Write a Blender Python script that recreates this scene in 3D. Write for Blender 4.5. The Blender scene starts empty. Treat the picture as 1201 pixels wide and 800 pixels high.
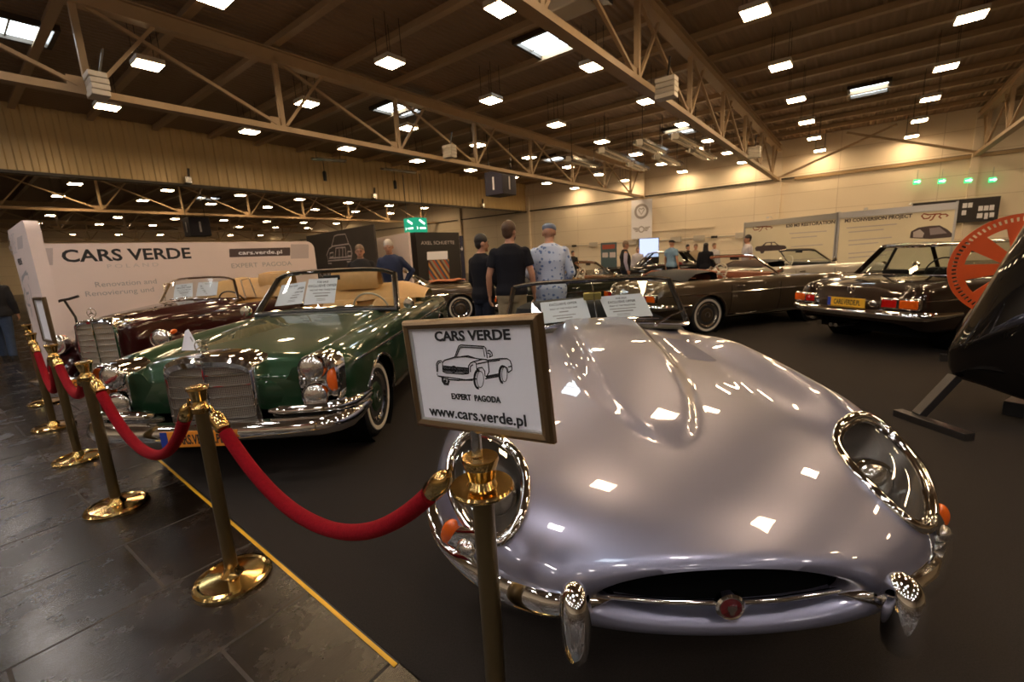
import bpy, bmesh, math, random
import numpy as np
from math import sin, cos, pi, radians, sqrt, hypot, atan2, tan
from mathutils import Vector, Matrix
from mathutils.bvhtree import BVHTree
random.seed(7)
scene = bpy.context.scene
COL = scene.collection

# ------------------------------------------------------------------ camera
CAM_H, F_PX, PITCH, ROLL = 1.46, 520.0, radians(10.8), radians(3.0)
fw = Vector((0, cos(PITCH), -sin(PITCH)))
up0 = Vector((0, sin(PITCH), cos(PITCH)))
r0 = Vector((1, 0, 0))
cr = r0*cos(ROLL) - up0*sin(ROLL)
cu = up0*cos(ROLL) + r0*sin(ROLL)
EYE = Vector((0, 0, CAM_H))
cam_d = bpy.data.cameras.new('camera')
cam_d.sensor_width = 36.0
cam_d.lens = F_PX/1201*36.0
cam_d.clip_start = 0.05
cam_d.clip_end = 300
cam_d.dof.use_dof = True
cam_d.dof.focus_distance = 1.5
cam_d.dof.aperture_fstop = 4.5
cam = bpy.data.objects.new('camera', cam_d)
COL.objects.link(cam)
m = Matrix((cr, cu, -fw)).transposed().to_4x4()
m.translation = EYE
cam.matrix_world = m
scene.camera = cam

def ray(px, py):
    return cr*((px-600.5)/F_PX) - cu*((py-400)/F_PX) + fw
def at_z(px, py, z):
    d = ray(px, py)
    return EYE + d*((z-CAM_H)/d.z)
def at_y(px, py, y):
    d = ray(px, py)
    return EYE + d*(y/d.y)
def on_plane(px, py, P, n):
    d = ray(px, py)
    P = Vector(P); n = Vector(n)
    return EYE + d*((P-EYE).dot(n)/d.dot(n))

# hall axes: u runs away to the end wall, v across it
HA = radians(38.1)
UD = Vector((sin(HA), cos(HA), 0)); VD = Vector((-cos(HA), sin(HA), 0))
def W(u, v, z=0.0):
    return UD*u + VD*v + Vector((0, 0, z))
HALL = Matrix((UD, VD, Vector((0, 0, 1)))).transposed().to_4x4()    # local x=u, y=v

# ------------------------------------------------------------------ materials
def new_mat(name):
    mt = bpy.data.materials.new(name)
    mt.use_nodes = True
    nt = mt.node_tree
    b = nt.nodes['Principled BSDF']
    return mt, nt, b
def rgb(r, g, b):
    f = lambda c: (c/255/12.92 if c/255 <= .04045 else ((c/255+.055)/1.055)**2.4)
    return (f(r), f(g), f(b), 1)
def plain(name, col, rough=.5, metal=0.0, coat=0.0, coat_r=.03, spec=.5, noise=0.0, nscale=20, bump=0.0, bscale=60):
    mt, nt, b = new_mat(name)
    b.inputs['Base Color'].default_value = col
    b.inputs['Roughness'].default_value = rough
    b.inputs['Metallic'].default_value = metal
    b.inputs['Coat Weight'].default_value = coat
    b.inputs['Coat Roughness'].default_value = coat_r
    b.inputs['Specular IOR Level'].default_value = spec
    if noise or bump:
        tc = nt.nodes.new('ShaderNodeTexCoord')
    if noise:
        n = nt.nodes.new('ShaderNodeTexNoise'); n.inputs['Scale'].default_value = nscale; n.inputs['Detail'].default_value = 4
        nt.links.new(tc.outputs['Object'], n.inputs['Vector'])
        mx = nt.nodes.new('ShaderNodeMix'); mx.data_type = 'RGBA'
        mx.inputs[6].default_value = tuple(c*(1-noise) for c in col[:3])+(1,)
        mx.inputs[7].default_value = tuple(min(1, c*(1+noise)) for c in col[:3])+(1,)
        nt.links.new(n.outputs['Fac'], mx.inputs[0])
        nt.links.new(mx.outputs[2], b.inputs['Base Color'])
    if bump:
        n2 = nt.nodes.new('ShaderNodeTexNoise'); n2.inputs['Scale'].default_value = bscale; n2.inputs['Detail'].default_value = 3
        nt.links.new(tc.outputs['Object'], n2.inputs['Vector'])
        bp = nt.nodes.new('ShaderNodeBump'); bp.inputs['Strength'].default_value = bump; bp.inputs['Distance'].default_value = .01
        nt.links.new(n2.outputs['Fac'], bp.inputs['Height'])
        nt.links.new(bp.outputs['Normal'], b.inputs['Normal'])
    return mt
def emit(name, col, s):
    mt, nt, b = new_mat(name)
    b.inputs['Base Color'].default_value = (0, 0, 0, 1)
    b.inputs['Specular IOR Level'].default_value = 0
    b.inputs['Emission Color'].default_value = col
    b.inputs['Emission Strength'].default_value = s
    return mt
def glass(name, tint=(.9, .93, .92, 1), refl=.35, rough=.01):
    mt, nt, b = new_mat(name)
    nt.nodes.remove(b)
    out = nt.nodes['Material Output']
    t = nt.nodes.new('ShaderNodeBsdfTransparent'); t.inputs[0].default_value = tint
    g = nt.nodes.new('ShaderNodeBsdfGlossy'); g.inputs['Roughness'].default_value = rough
    lw = nt.nodes.new('ShaderNodeLayerWeight'); lw.inputs[0].default_value = .5
    pw = nt.nodes.new('ShaderNodeMath'); pw.operation = 'POWER'; pw.inputs[1].default_value = 4.5
    nt.links.new(lw.outputs['Facing'], pw.inputs[0])
    mu = nt.nodes.new('ShaderNodeMath'); mu.operation = 'MULTIPLY_ADD'; mu.inputs[1].default_value = .8; mu.inputs[2].default_value = refl*.13
    nt.links.new(pw.outputs[0], mu.inputs[0])
    mx = nt.nodes.new('ShaderNodeMixShader')
    nt.links.new(mu.outputs[0], mx.inputs[0]); nt.links.new(t.outputs[0], mx.inputs[1]); nt.links.new(g.outputs[0], mx.inputs[2])
    nt.links.new(mx.outputs[0], out.inputs[0])
    return mt
def paint(name, col, metal=.5, rough=.35, flake=.25, coat=1.0):
    mt, nt, b = new_mat(name)
    b.inputs['Base Color'].default_value = col
    b.inputs['Metallic'].default_value = metal
    b.inputs['Roughness'].default_value = rough
    b.inputs['Coat Weight'].default_value = coat
    b.inputs['Coat Roughness'].default_value = .015
    b.inputs['Coat IOR'].default_value = 1.55
    b.inputs['Specular IOR Level'].default_value = .08
    return mt

M = {}
M['chrome'] = plain('chrome', (.86, .85, .83, 1), .06, 1.0)
M['dull_chrome'] = plain('dull_chrome', (.55, .54, .52, 1), .25, 1.0)
M['brass'] = plain('brass', (.72, .48, .17, 1), .13, 1.0, noise=.08, nscale=40)
M['bronze'] = plain('bronze', (.215, .145, .078, 1), .32, .85, bump=.05, bscale=400)
M['black'] = plain('black_plastic', (.012, .012, .013, 1), .4)
M['black_gloss'] = plain('black_gloss', (.006, .006, .007, 1), .12, 0, 1)
M['void'] = plain('dark_underside', (.006, .006, .006, 1), .9, spec=.1)
M['rubber'] = plain('tyre_rubber', (.016, .015, .015, 1), .75, bump=.1, bscale=80)
M['whitewall'] = plain('white_rubber', (.62, .57, .48, 1), .6)
M['white_paper'] = plain('white_paper', (.88, .87, .92, 1), .65)
M['ink'] = plain('black_ink', (.015, .015, .018, 1), .6)
M['grey_ink'] = plain('grey_ink', (.38, .35, .35, 1), .6)
M['pale_ink'] = plain('pale_ink', (.55, .48, .47, 1), .6)
M['velvet'] = plain('red_velvet', (.205, .003, .008, 1), .9, spec=.1, noise=.35, nscale=90, bump=.4, bscale=260)
M['velvet'].node_tree.nodes['Principled BSDF'].inputs['Sheen Weight'].default_value = .12
M['velvet'].node_tree.nodes['Principled BSDF'].inputs['Sheen Tint'].default_value = (.9, .1, .1, 1)
M['silver_blue'] = paint('silver_blue_paint', (.255, .253, .335, 1), .75, .36)
M['green'] = paint('dark_green_paint', (.015, .047, .020, 1), .35, .33)
M['maroon'] = paint('maroon_paint', (.030, .0035, .0035, 1), .1, .3)
M['brown'] = paint('grey_brown_paint', (.085, .062, .04, 1), .5, .38)
M['dark_brown'] = paint('dark_brown_paint', (.022, .013, .009, 1), .25, .3)
M['dark_olive'] = paint('dark_olive_paint', (.02, .022, .014, 1), .3, .3)
M['carblack'] = paint('black_paint', (.006, .005, .0045, 1), .0, .3)
M['carwhite'] = paint('cream_paint', (.55, .5, .42, 1), .0, .3)
M['glass'] = glass('car_glass', (.84, .88, .86, 1))
M['lens'] = glass('lamp_lens', (.93, .93, .92, 1), .45)
M['reflector'] = plain('lamp_reflector', (.82, .79, .73, 1), .17, .95, coat=1.0, bump=.16, bscale=60)
M['amber'] = plain('amber_lens', (.75, .12, .01, 1), .12, 0, .6)
M['redlens'] = plain('red_lens', (.45, .01, .008, 1), .12, 0, .6)
M['tan'] = plain('tan_leather', (.50, .29, .10, 1), .5, noise=.12, nscale=18, bump=.15, bscale=50)
M['redbrown'] = plain('red_brown_leather', (.28, .085, .035, 1), .5, noise=.15, nscale=18)
M['black_leather'] = plain('black_leather', (.012, .012, .013, 1), .6, noise=.2, nscale=20, spec=.25)
M['screen_surround'] = plain('dark_screen_surround', (.035, .028, .02, 1), .12, .3, 1.0)
M['ivory'] = plain('ivory_plastic', (.62, .58, .46, 1), .3)
M['wood'] = plain('walnut_wood', (.16, .06, .022, 1), .3, 0, .5, noise=.35, nscale=14)
M['plate_yellow'] = plain('yellow_plate', (.80, .46, .03, 1), .45)
M['plate_orange'] = plain('orange_plate', (.80, .28, .025, 1), .45)
M['plate_blue'] = plain('blue_plate_band', (.02, .05, .35, 1), .45)
M['steel_beam'] = plain('painted_beam', (.43, .30, .17, 1), .5, noise=.1, nscale=3)
M['dark_steel'] = plain('dark_steel', (.05, .045, .042, 1), .35, .6, noise=.2, nscale=12)
M['white_metal'] = plain('white_metal', (.55, .50, .42, 1), .45)
M['orange'] = plain('orange_paint', (.62, .085, .012, 1), .4, noise=.08, nscale=10)
M['banner'] = plain('pale_banner', (.76, .63, .585, 1), .55, noise=.03, nscale=2)
M['banner_mark'] = plain('banner_mauve', (.50, .42, .41, 1), .6)
M['banner_dark'] = plain('banner_dark', (.075, .05, .05, 1), .6)
M['charcoal'] = plain('charcoal_panel', (.045, .036, .030, 1), .6, noise=.25, nscale=1.5)
M['booth_black'] = plain('booth_black', (.016, .013, .011, 1), .5)
M['aluminium'] = plain('aluminium', (.62, .61, .6, 1), .35, .9)
M['skin'] = plain('skin', (.46, .23, .14, 1), .5, noise=.08, nscale=30)
M['lamp_warm'] = emit('lamp_glow_warm', (1, .70, .40, 1), 74)
M['lamp_cool'] = emit('lamp_glow_neutral', (1, .90, .84, 1), 60)
M['sky_panel'] = emit('skylight_glow', (.80, .92, 1, 1), 9)
M['exit_green'] = emit('exit_sign_green', (.05, .75, .22, 1), 2.2)
M['exit_white'] = emit('exit_sign_white', (.8, 1, .85, 1), 2.5)
M['screen'] = emit('screen_glow', (.62, .70, 1, 1), 1.3)
M['spot_glow'] = emit('spotlight_glow', (1, .85, .55, 1), 25)

# ------------------------------------------------------------------ mesh helper
class MB:
    def __init__(s): s.v = []; s.f = []
    def add(s, vs, fs):
        o = len(s.v)
        s.v += [tuple(p) for p in vs]
        s.f += [tuple(i+o for i in f) for f in fs]
        return s
    def loft(s, rings, closed=True, cap0=False, cap1=False, wrap=False):
        n = len(rings[0]); k = len(rings)
        vs = [p for r in rings for p in r]; fs = []
        for i in range(k if wrap else k-1):
            a = i*n; b = ((i+1) % k)*n
            for j in range(n if closed else n-1):
                j2 = (j+1) % n
                fs.append((a+j, a+j2, b+j2, b+j))
        if cap0: fs.append(tuple(range(n))[::-1])
        if cap1: fs.append(tuple((k-1)*n+i for i in range(n)))
        return s.add(vs, fs)
    def tube(s, path, r, n=8, closed=False, flat=None, upv=None, caps=True):
        """flat=(a,b): elliptic section (a along side, b along up)"""
        P = [Vector(p) for p in path]; k = len(P)
        R = r if isinstance(r, (list, tuple)) else [r]*k
        rings = []; prev = None
        for i in range(k):
            if closed: t = P[(i+1) % k]-P[i-1]
            elif i == 0: t = P[1]-P[0]
            elif i == k-1: t = P[-1]-P[-2]
            else: t = (P[i+1]-P[i]).normalized()+(P[i]-P[i-1]).normalized()
            t = t.normalized() if t.length > 1e-9 else Vector((0, 0, 1))
            if upv is not None:
                a = Vector(upv); a = a-t*a.dot(t)
                if a.length < 1e-6: a = t.orthogonal()
            elif prev is None:
                a = Vector((0, 0, 1)) - t*t.z
                if a.length < .05: a = Vector((1, 0, 0))-t*t.x
            else:
                a = prev-t*prev.dot(t)
            a.normalize(); prev = a; b = t.cross(a)
            fa, fb = (flat if flat else (1, 1))
            rings.append([P[i]+(a*cos(2*pi*j/n)*fb+b*sin(2*pi*j/n)*fa)*R[i] for j in range(n)])
        return s.loft(rings, True, caps and not closed, caps and not closed, wrap=closed)
    def box(s, c, d, rz=0.0, mat=None):
        x, y, z = (q/2 for q in d)
        vs = [Vector((sx*x, sy*y, sz*z)) for sz in (-1, 1) for sy in (-1, 1) for sx in (-1, 1)]
        R = mat if mat is not None else Matrix.Rotation(rz, 3, 'Z')
        vs = [R @ p + Vector(c) for p in vs]
        return s.add(vs, [(0, 2, 3, 1), (4, 5, 7, 6), (0, 1, 5, 4), (2, 6, 7, 3), (0, 4, 6, 2), (1, 3, 7, 5)])
    def bar(s, a, b, w, h=None):
        a = Vector(a); b = Vector(b); h = h or w
        t = (b-a); L = t.length; t.normalize()
        upv = Vector((0, 0, 1)) if abs(t.z) < .95 else Vector((1, 0, 0))
        x = t.cross(upv).normalized(); y = x.cross(t)
        R = Matrix((x, t, y)).transposed()
        return s.box((a+b)/2, (w, L, h), mat=R)
    def lathe(s, prof, c=(0, 0, 0), axis=(0, 0, 1), n=24, cap=True):
        ax = Vector(axis).normalized(); a = ax.orthogonal().normalized(); b = ax.cross(a); c = Vector(c)
        rings = [[c+ax*h+(a*cos(2*pi*j/n)+b*sin(2*pi*j/n))*max(r, 1e-4) for j in range(n)] for r, h in prof]
        return s.loft(rings, True, cap, cap)
    def ball(s, c, r, n=14, m=10, mat=None):
        if not isinstance(r, (tuple, list)): r = (r, r, r)
        rings = []
        for i in range(m+1):
            th = pi*i/m
            q = max(sin(th), 1e-3)
            ring = [Vector((r[0]*q*cos(2*pi*j/n), r[1]*q*sin(2*pi*j/n), -r[2]*cos(th))) for j in range(n)]
            if mat is not None: ring = [mat @ p for p in ring]
            rings.append([p+Vector(c) for p in ring])
        return s.loft(rings, True, True, True)
    def prism(s, outline, thick, O, X, Y):
        """flat outline of (a,b) in plane O,X,Y with thickness along X x Y, centred"""
        X = Vector(X); Y = Vector(Y); N = X.cross(Y).normalized(); O = Vector(O)
        r = [[O+X*a+Y*b+N*h for a, b in outline] for h in (-thick/2, thick/2)]
        return s.loft(r, True, True, True)
    def ribbon(s, pts, w, nrm, off=0.0):
        """flat stroke along 3D points, width w, lying in the plane of normal nrm"""
        P = [Vector(p) for p in pts]; N = Vector(nrm).normalized(); rows = []
        for i, p in enumerate(P):
            t = (P[min(i+1, len(P)-1)]-P[max(i-1, 0)])
            if t.length < 1e-9: t = Vector((1, 0, 0))
            sd = t.normalized().cross(N)*w/2
            rows.append([p+sd+N*off, p-sd+N*off])
        return s.loft(rows, False)
    def mirror_x(s):
        o = len(s.v)
        s.v += [(-x, y, z) for x, y, z in s.v[:o]]
        s.f += [tuple(o+i for i in f[::-1]) for f in s.f[:]]
        return s
    def build(s, name, mat, parent=None, smooth=40, bevel=0.0, loc=None):
        me = bpy.data.meshes.new(name)
        me.from_pydata(s.v, [], s.f)
        me.materials.append(mat if not isinstance(mat, str) else M[mat])
        bm = bmesh.new(); bm.from_mesh(me)
        bmesh.ops.recalc_face_normals(bm, faces=bm.faces)
        bm.to_mesh(me); bm.free()
        if smooth:
            me.polygons.foreach_set('use_smooth', [True]*len(me.polygons))
            me.set_sharp_from_angle(angle=radians(smooth))
        o = bpy.data.objects.new(name, me)
        COL.objects.link(o)
        if parent is not None: o.parent = parent
        if loc is not None: o.location = loc
        if bevel:
            b = o.modifiers.new('edge', 'BEVEL'); b.width = bevel; b.segments = 2; b.limit_method = 'ANGLE'; b.angle_limit = radians(35)
        return o

def tag(o, label, cat, group=None):
    o['label'] = label; o['category'] = cat
    if group: o['group'] = group
    return o
def struct(o, kind='structure'):
    o['kind'] = kind
    return o
def thing(name, label, cat, loc=(0, 0, 0), rz=0.0, group=None):
    o = bpy.data.objects.new(name, None)
    o.empty_display_size = .1
    COL.objects.link(o)
    o.location = loc; o.rotation_euler = (0, 0, rz)
    return tag(o, label, cat, group)
def copy_tree(o, parent=None):
    c = o.copy(); COL.objects.link(c)
    if parent is not None: c.parent = parent
    for ch in list(o.children): copy_tree(ch, c)
    return c
def lettering(txt, size, mat, parent, O, X, Y, name='lettering', align='CENTER', bold=0.0, space=1.0, extr=.0006, xs=1.0):
    """text in the plane O (anchor on baseline), X right, Y up"""
    c = bpy.data.curves.new(name, 'FONT')
    c.body = txt; c.size = size; c.align_x = align; c.extrude = extr; c.offset = bold; c.space_character = space
    c.resolution_u = 3
    c.materials.append(mat if not isinstance(mat, str) else M[mat])
    o = bpy.data.objects.new(name, c); COL.objects.link(o)
    X = Vector(X).normalized(); Y = Vector(Y).normalized(); N = X.cross(Y)
    mm = Matrix((X*xs, Y, N)).transposed().to_4x4(); mm.translation = Vector(O)
    if parent is not None:
        o.parent = parent
        o.matrix_local = mm
    else:
        o.matrix_world = mm
    return o
def catmull(pts, n, closed=False):
    P = [Vector(p) for p in pts]; k = len(P); out = []
    for i in range(k if closed else k-1):
        if closed: a, b, c, d = P[i-1], P[i], P[(i+1) % k], P[(i+2) % k]
        else:
            b, c = P[i], P[i+1]
            a = P[i-1] if i else b*2-c
            d = P[i+2] if i+2 < k else c*2-b
        for j in range(n):
            t = j/n
            out.append(.5*((2*b)+(c-a)*t+(2*a-5*b+4*c-d)*t*t+(3*b-3*c+d-a)*t**3))
    if not closed: out.append(P[-1].copy())
    return out
def pchip(xs, ys):
    xs = np.array(xs, float); ys = np.array(ys, float)
    h = np.diff(xs); dl = np.diff(ys)/h
    d = np.zeros(len(xs)); d[0] = dl[0]; d[-1] = dl[-1]
    for i in range(1, len(xs)-1):
        if dl[i-1]*dl[i] > 0:
            w1 = 2*h[i]+h[i-1]; w2 = h[i]+2*h[i-1]
            d[i] = (w1+w2)/(w1/dl[i-1]+w2/dl[i])
    def f(x):
        x = min(max(x, xs[0]), xs[-1]); i = int(min(max(np.searchsorted(xs, x)-1, 0), len(xs)-2))
        t = (x-xs[i])/h[i]
        return float((2*t**3-3*t*t+1)*ys[i]+(t**3-2*t*t+t)*h[i]*d[i]+(-2*t**3+3*t*t)*ys[i+1]+(t**3-t*t)*h[i]*d[i+1])
    return f
def sstep(a, b, x):
    t = min(max((x-a)/(b-a), 0), 1)
    return t*t*(3-2*t)
# ------------------------------------------------------------------ hall shell
ZC = 7.6
def hall_obj(mb, name, mat, smooth=0, **k):
    o = mb.build(name, mat, None, smooth, **k)
    o.matrix_world = HALL
    return struct(o)

# floor: dark worn tiles
mt, nt, b = new_mat('worn_hall_floor')
tc = nt.nodes.new('ShaderNodeTexCoord')
mp = nt.nodes.new('ShaderNodeMapping'); mp.inputs['Rotation'].default_value = (0, 0, radians(-2)); nt.links.new(tc.outputs['Object'], mp.inputs[0])
br = nt.nodes.new('ShaderNodeTexBrick'); br.inputs['Scale'].default_value = 1.0
br.inputs['Brick Width'].default_value = 1.0; br.inputs['Row Height'].default_value = .62; br.inputs['Mortar Size'].default_value = .007
br.inputs['Color1'].default_value = (.019, .0115, .0066, 1); br.inputs['Color2'].default_value = (.010, .0064, .004, 1); br.inputs['Mortar'].default_value = (.05, .036, .024, 1)
nt.links.new(mp.outputs[0], br.inputs['Vector'])
n1 = nt.nodes.new('ShaderNodeTexNoise'); n1.inputs['Scale'].default_value = 2.2; n1.inputs['Detail'].default_value = 8; n1.inputs['Roughness'].default_value = .7
nt.links.new(mp.outputs[0], n1.inputs['Vector'])
mp2 = nt.nodes.new('ShaderNodeMapping'); mp2.inputs['Scale'].default_value = (2.2, 60, 1); mp2.inputs['Rotation'].default_value = (0, 0, .9); nt.links.new(tc.outputs['Object'], mp2.inputs[0])
n2 = nt.nodes.new('ShaderNodeTexNoise'); n2.inputs['Scale'].default_value = 3; n2.inputs['Detail'].default_value = 5
nt.links.new(mp2.outputs[0], n2.inputs['Vector'])
r1 = nt.nodes.new('ShaderNodeMapRange'); r1.inputs[1].default_value = .45; r1.inputs[2].default_value = .75; r1.inputs[3].default_value = .55; r1.inputs[4].default_value = 1.7
nt.links.new(n1.outputs['Fac'], r1.inputs[0])
mu = nt.nodes.new('ShaderNodeMix'); mu.data_type = 'RGBA'; mu.blend_type = 'MULTIPLY'; mu.inputs[0].default_value = 1
nt.links.new(br.outputs['Color'], mu.inputs[6]); nt.links.new(r1.outputs[0], mu.inputs[7])
r3 = nt.nodes.new('ShaderNodeMapRange'); r3.inputs[1].default_value = .66; r3.inputs[2].default_value = .74; r3.inputs[3].default_value = 0; r3.inputs[4].default_value = .22
nt.links.new(n2.outputs['Fac'], r3.inputs[0])
mx = nt.nodes.new('ShaderNodeMix'); mx.data_type = 'RGBA'; mx.inputs[7].default_value = (.10, .075, .05, 1)
nt.links.new(r3.outputs[0], mx.inputs[0]); nt.links.new(mu.outputs[2], mx.inputs[6]); nt.links.new(mx.outputs[2], b.inputs['Base Color'])
r2 = nt.nodes.new('ShaderNodeMapRange'); r2.inputs[1].default_value = .3; r2.inputs[2].default_value = .7; r2.inputs[3].default_value = .13; r2.inputs[4].default_value = .36
nt.links.new(n1.outputs['Fac'], r2.inputs[0])
mr = nt.nodes.new('ShaderNodeMath'); mr.operation = 'MAXIMUM'; mj = nt.nodes.new('ShaderNodeMath'); mj.operation = 'MULTIPLY'; mj.inputs[1].default_value = .8
nt.links.new(br.outputs['Fac'], mj.inputs[0]); nt.links.new(mj.outputs[0], mr.inputs[0]); nt.links.new(r2.outputs[0], mr.inputs[1]); nt.links.new(mr.outputs[0], b.inputs['Roughness'])
bp = nt.nodes.new('ShaderNodeBump'); bp.inputs['Strength'].default_value = .30; bp.inputs['Distance'].default_value = .004
ad = nt.nodes.new('ShaderNodeMath'); ad.operation = 'ADD'
nt.links.new(br.outputs['Fac'], ad.inputs[0]); nt.links.new(n2.outputs['Fac'], ad.inputs[1])
bp.invert = True
nt.links.new(ad.outputs[0], bp.inputs['Height']); nt.links.new(bp.outputs['Normal'], b.inputs['Normal'])
M['floor'] = mt
hall_obj(MB().box((8, 26, -.05), (52, 105, .1)), 'floor', 'floor')

# carpet of the stand, its edge runs along the rope posts
E0 = at_z(185, 535, 0); E1 = at_z(495, 800, 0)
ed = (E1-E0).normalized(); en = Vector((-ed.y, ed.x, 0))
if en.y < 0: en = -en
M['carpet'] = plain('grey_carpet', (.028, .0225, .0185, 1), .95, noise=.45, nscale=160, bump=.5, bscale=500, spec=.2)
def slab(a0, a1, b0, b1, z0, z1):
    q = [E0+ed*a+en*bb for a, bb in ((a0, b0), (a1, b0), (a1, b1), (a0, b1))]
    mb = MB()
    mb.loft([[p+Vector((0, 0, z)) for p in q] for z in (z0, z1)], True, True, True)
    return mb
struct(slab(-7.5, 9, 0, 14, 0, .006).build('floor_carpet', 'carpet', None, 0))
M['tape_yellow'] = plain('yellow_tape', (.75, .40, .02, 1), .4)
o = slab(-.35, 3.2, -.024, -.008, 0.0, .0035).build('floor_tape', 'tape_yellow', None, 0)
tag(o, 'yellow tape strip along the edge of the dark carpet beside the rope posts', 'tape')
o = slab(-.35, 3.2, -.007, -.0008, 0.0, .003).build('edge_strip', 'black', None, 0)
tag(o, 'thin black edging strip beside the yellow tape on the hall floor', 'edging')

# ceiling deck
mt, nt, b = new_mat('corrugated_roof')
tc = nt.nodes.new('ShaderNodeTexCoord')
wv = nt.nodes.new('ShaderNodeTexWave'); wv.bands_direction = 'Y'; wv.inputs['Scale'].default_value = 1.6; wv.wave_profile = 'SIN'
nt.links.new(tc.outputs['Object'], wv.inputs['Vector'])
bp = nt.nodes.new('ShaderNodeBump'); bp.inputs['Strength'].default_value = .9; bp.inputs['Distance'].default_value = .05
nt.links.new(wv.outputs['Fac'], bp.inputs['Height']); nt.links.new(bp.outputs['Normal'], b.inputs['Normal'])
b.inputs['Base Color'].default_value = (.30, .205, .13, 1); b.inputs['Roughness'].default_value = .7
M['roof'] = mt
hall_obj(MB().box((8, 26, ZC+.05), (52, 105, .1)), 'ceiling', 'roof')

# walls of pale insulated panels
mt, nt, b = new_mat('wall_panels')
tc = nt.nodes.new('ShaderNodeTexCoord')
mp = nt.nodes.new('ShaderNodeMapping'); mp.inputs['Rotation'].default_value = (0, radians(90), radians(90)); nt.links.new(tc.outputs['Object'], mp.inputs[0])
sx = nt.nodes.new('ShaderNodeSeparateXYZ'); nt.links.new(tc.outputs['Object'], sx.inputs[0])
ad = nt.nodes.new('ShaderNodeMath'); nt.links.new(sx.outputs[0], ad.inputs[0]); nt.links.new(sx.outputs[1], ad.inputs[1])
cx = nt.nodes.new('ShaderNodeCombineXYZ'); nt.links.new(ad.outputs[0], cx.inputs[0]); nt.links.new(sx.outputs[2], cx.inputs[1])
br = nt.nodes.new('ShaderNodeTexBrick'); br.offset = 0
br.inputs['Scale'].default_value = 1; br.inputs['Brick Width'].default_value = 4.35; br.inputs['Row Height'].default_value = 1.1; br.inputs['Mortar Size'].default_value = .012
br.inputs['Color1'].default_value = (.86, .74, .56, 1); br.inputs['Color2'].default_value = (.84, .72, .545, 1); br.inputs['Mortar'].default_value = (.6, .48, .33, 1)
nt.links.new(cx.outputs[0], br.inputs['Vector']); nt.links.new(br.outputs['Color'], b.inputs['Base Color'])
b.inputs['Roughness'].default_value = .6
M['wallpanel'] = mt
hall_obj(MB().box((33.65, 26, ZC/2), (.3, 105, ZC)), 'wall_end', 'wallpanel')
hall_obj(MB().box((8, 78.2, ZC/2), (52, .3, ZC)), 'wall_far', 'wallpanel')
hall_obj(MB().box((-17.8, 26, ZC/2), (.3, 105, ZC)), 'wall_entrance', 'wallpanel')
hall_obj(MB().box((8, -25.8, ZC/2), (52, .3, ZC)), 'wall_side', 'wallpanel')
M['trim_dark'] = plain('dark_trim', (.06, .045, .03, 1), .5)
hall_obj(MB().box((33.44, 26, 5.32), (.12, 104, .09)), 'trim_1', 'trim_dark')
M['trim_tan'] = plain('tan_trim', (.40, .27, .13, 1), .5)
hall_obj(MB().box((33.44, -11, 5.25), (.14, 29, .16)), 'trim_2', 'trim_tan')
hall_obj(MB().box((33.42, 10.5, 2.75), (.10, 5.0, .07)), 'trim_3', 'wallpanel')
# corrugated fascia over the opening to the second hall
fa = MB(); nW = 230; rows = [[], []]
u = -17.6
while u < 33.45:
    for du, dv in ((0, 0), (.14, 0), (.18, -.05), (.32, -.05), (.36, 0)):
        if u+du < 33.48:
            rows[0].append((u+du, 23.8+dv, 5.3)); rows[1].append((u+du, 23.8+dv, ZC))
    u += .40
fa.loft(rows, False)
back = [[(33.48, 24.1, z), (-17.6, 24.1, z)] for z in (5.3, ZC)]
fa.loft(back, False)
fa.add([(33.48, 23.8, 5.3), (-17.6, 23.8, 5.3), (-17.6, 24.1, 5.3), (33.48, 24.1, 5.3)], [(0, 1, 2, 3)])
M['fascia'] = plain('corrugated_fascia', (.66, .48, .23, 1), .35, .1)
hall_obj(fa, 'wall_fascia', 'fascia')
hall_obj(MB().box((8, 23.75, 5.27), (51, .25, .10)), 'trim_4', 'trim_dark')

# columns on the end wall
for i, v in enumerate((13.1, 4.35, -4.3, 23.6, 32)):
    hall_obj(MB().box((33.38, v, 3.6), (.22, .30, 7.2)), 'wall_column_%d' % (i+1), 'wallpanel')

# roof trusses
def truss(v, name, u0=-16.0, u1=33.3, bay=4.05, start=6.8):
    mb = MB()
    zb, zt = 5.3, 7.15
    for dv in (-.07, .07):
        mb.box(((u0+u1)/2, v+dv, zb), (u1-u0, .085, .12))
    mb.box(((u0+u1)/2, v, zb-.075), (u1-u0, .26, .03))
    mb.box(((u0+u1)/2, v, zt), (u1-u0, .12, .30))
    mb.box(((u0+u1)/2, v, zt-.16), (u1-u0, .30, .03)); mb.box(((u0+u1)/2, v, zt+.16), (u1-u0, .30, .03))
    k = -6
    while start+k*bay < u1:
        un = start+k*bay
        if un > u0+.3:
            mb.bar((un, v, zb), (un, v, zt), .12)
            mb.box((un-.12, v, zb+.16), (.42, .03, .24))
            if un-bay > u0: mb.bar((un-.12, v, zb+.1), (un-bay+.1, v, zt-.1), .075)
            if un+1.4 < u1: mb.bar((un+.1, v, zb+.1), (un+1.4, v, zt-.1), .07)
        k += 1
    return hall_obj(mb, name, 'steel_beam')
for i, v in enumerate((13.1, 4.4, -4.3, -13.0, 35.2, 49.4, 64)):
    truss(v, 'ceiling_beam_%d' % (i+1))
# purlins
k = 0; u = -15.5
while u < 33:
    mb = MB()
    mb.box((u, 26, ZC-.10), (.10, 104, .20)); mb.box((u, 26, ZC-.19), (.20, 104, .02))
    hall_obj(mb, 'ceiling_beam_%d' % (20+k), 'steel_beam'); k += 1; u += 2.03
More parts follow.
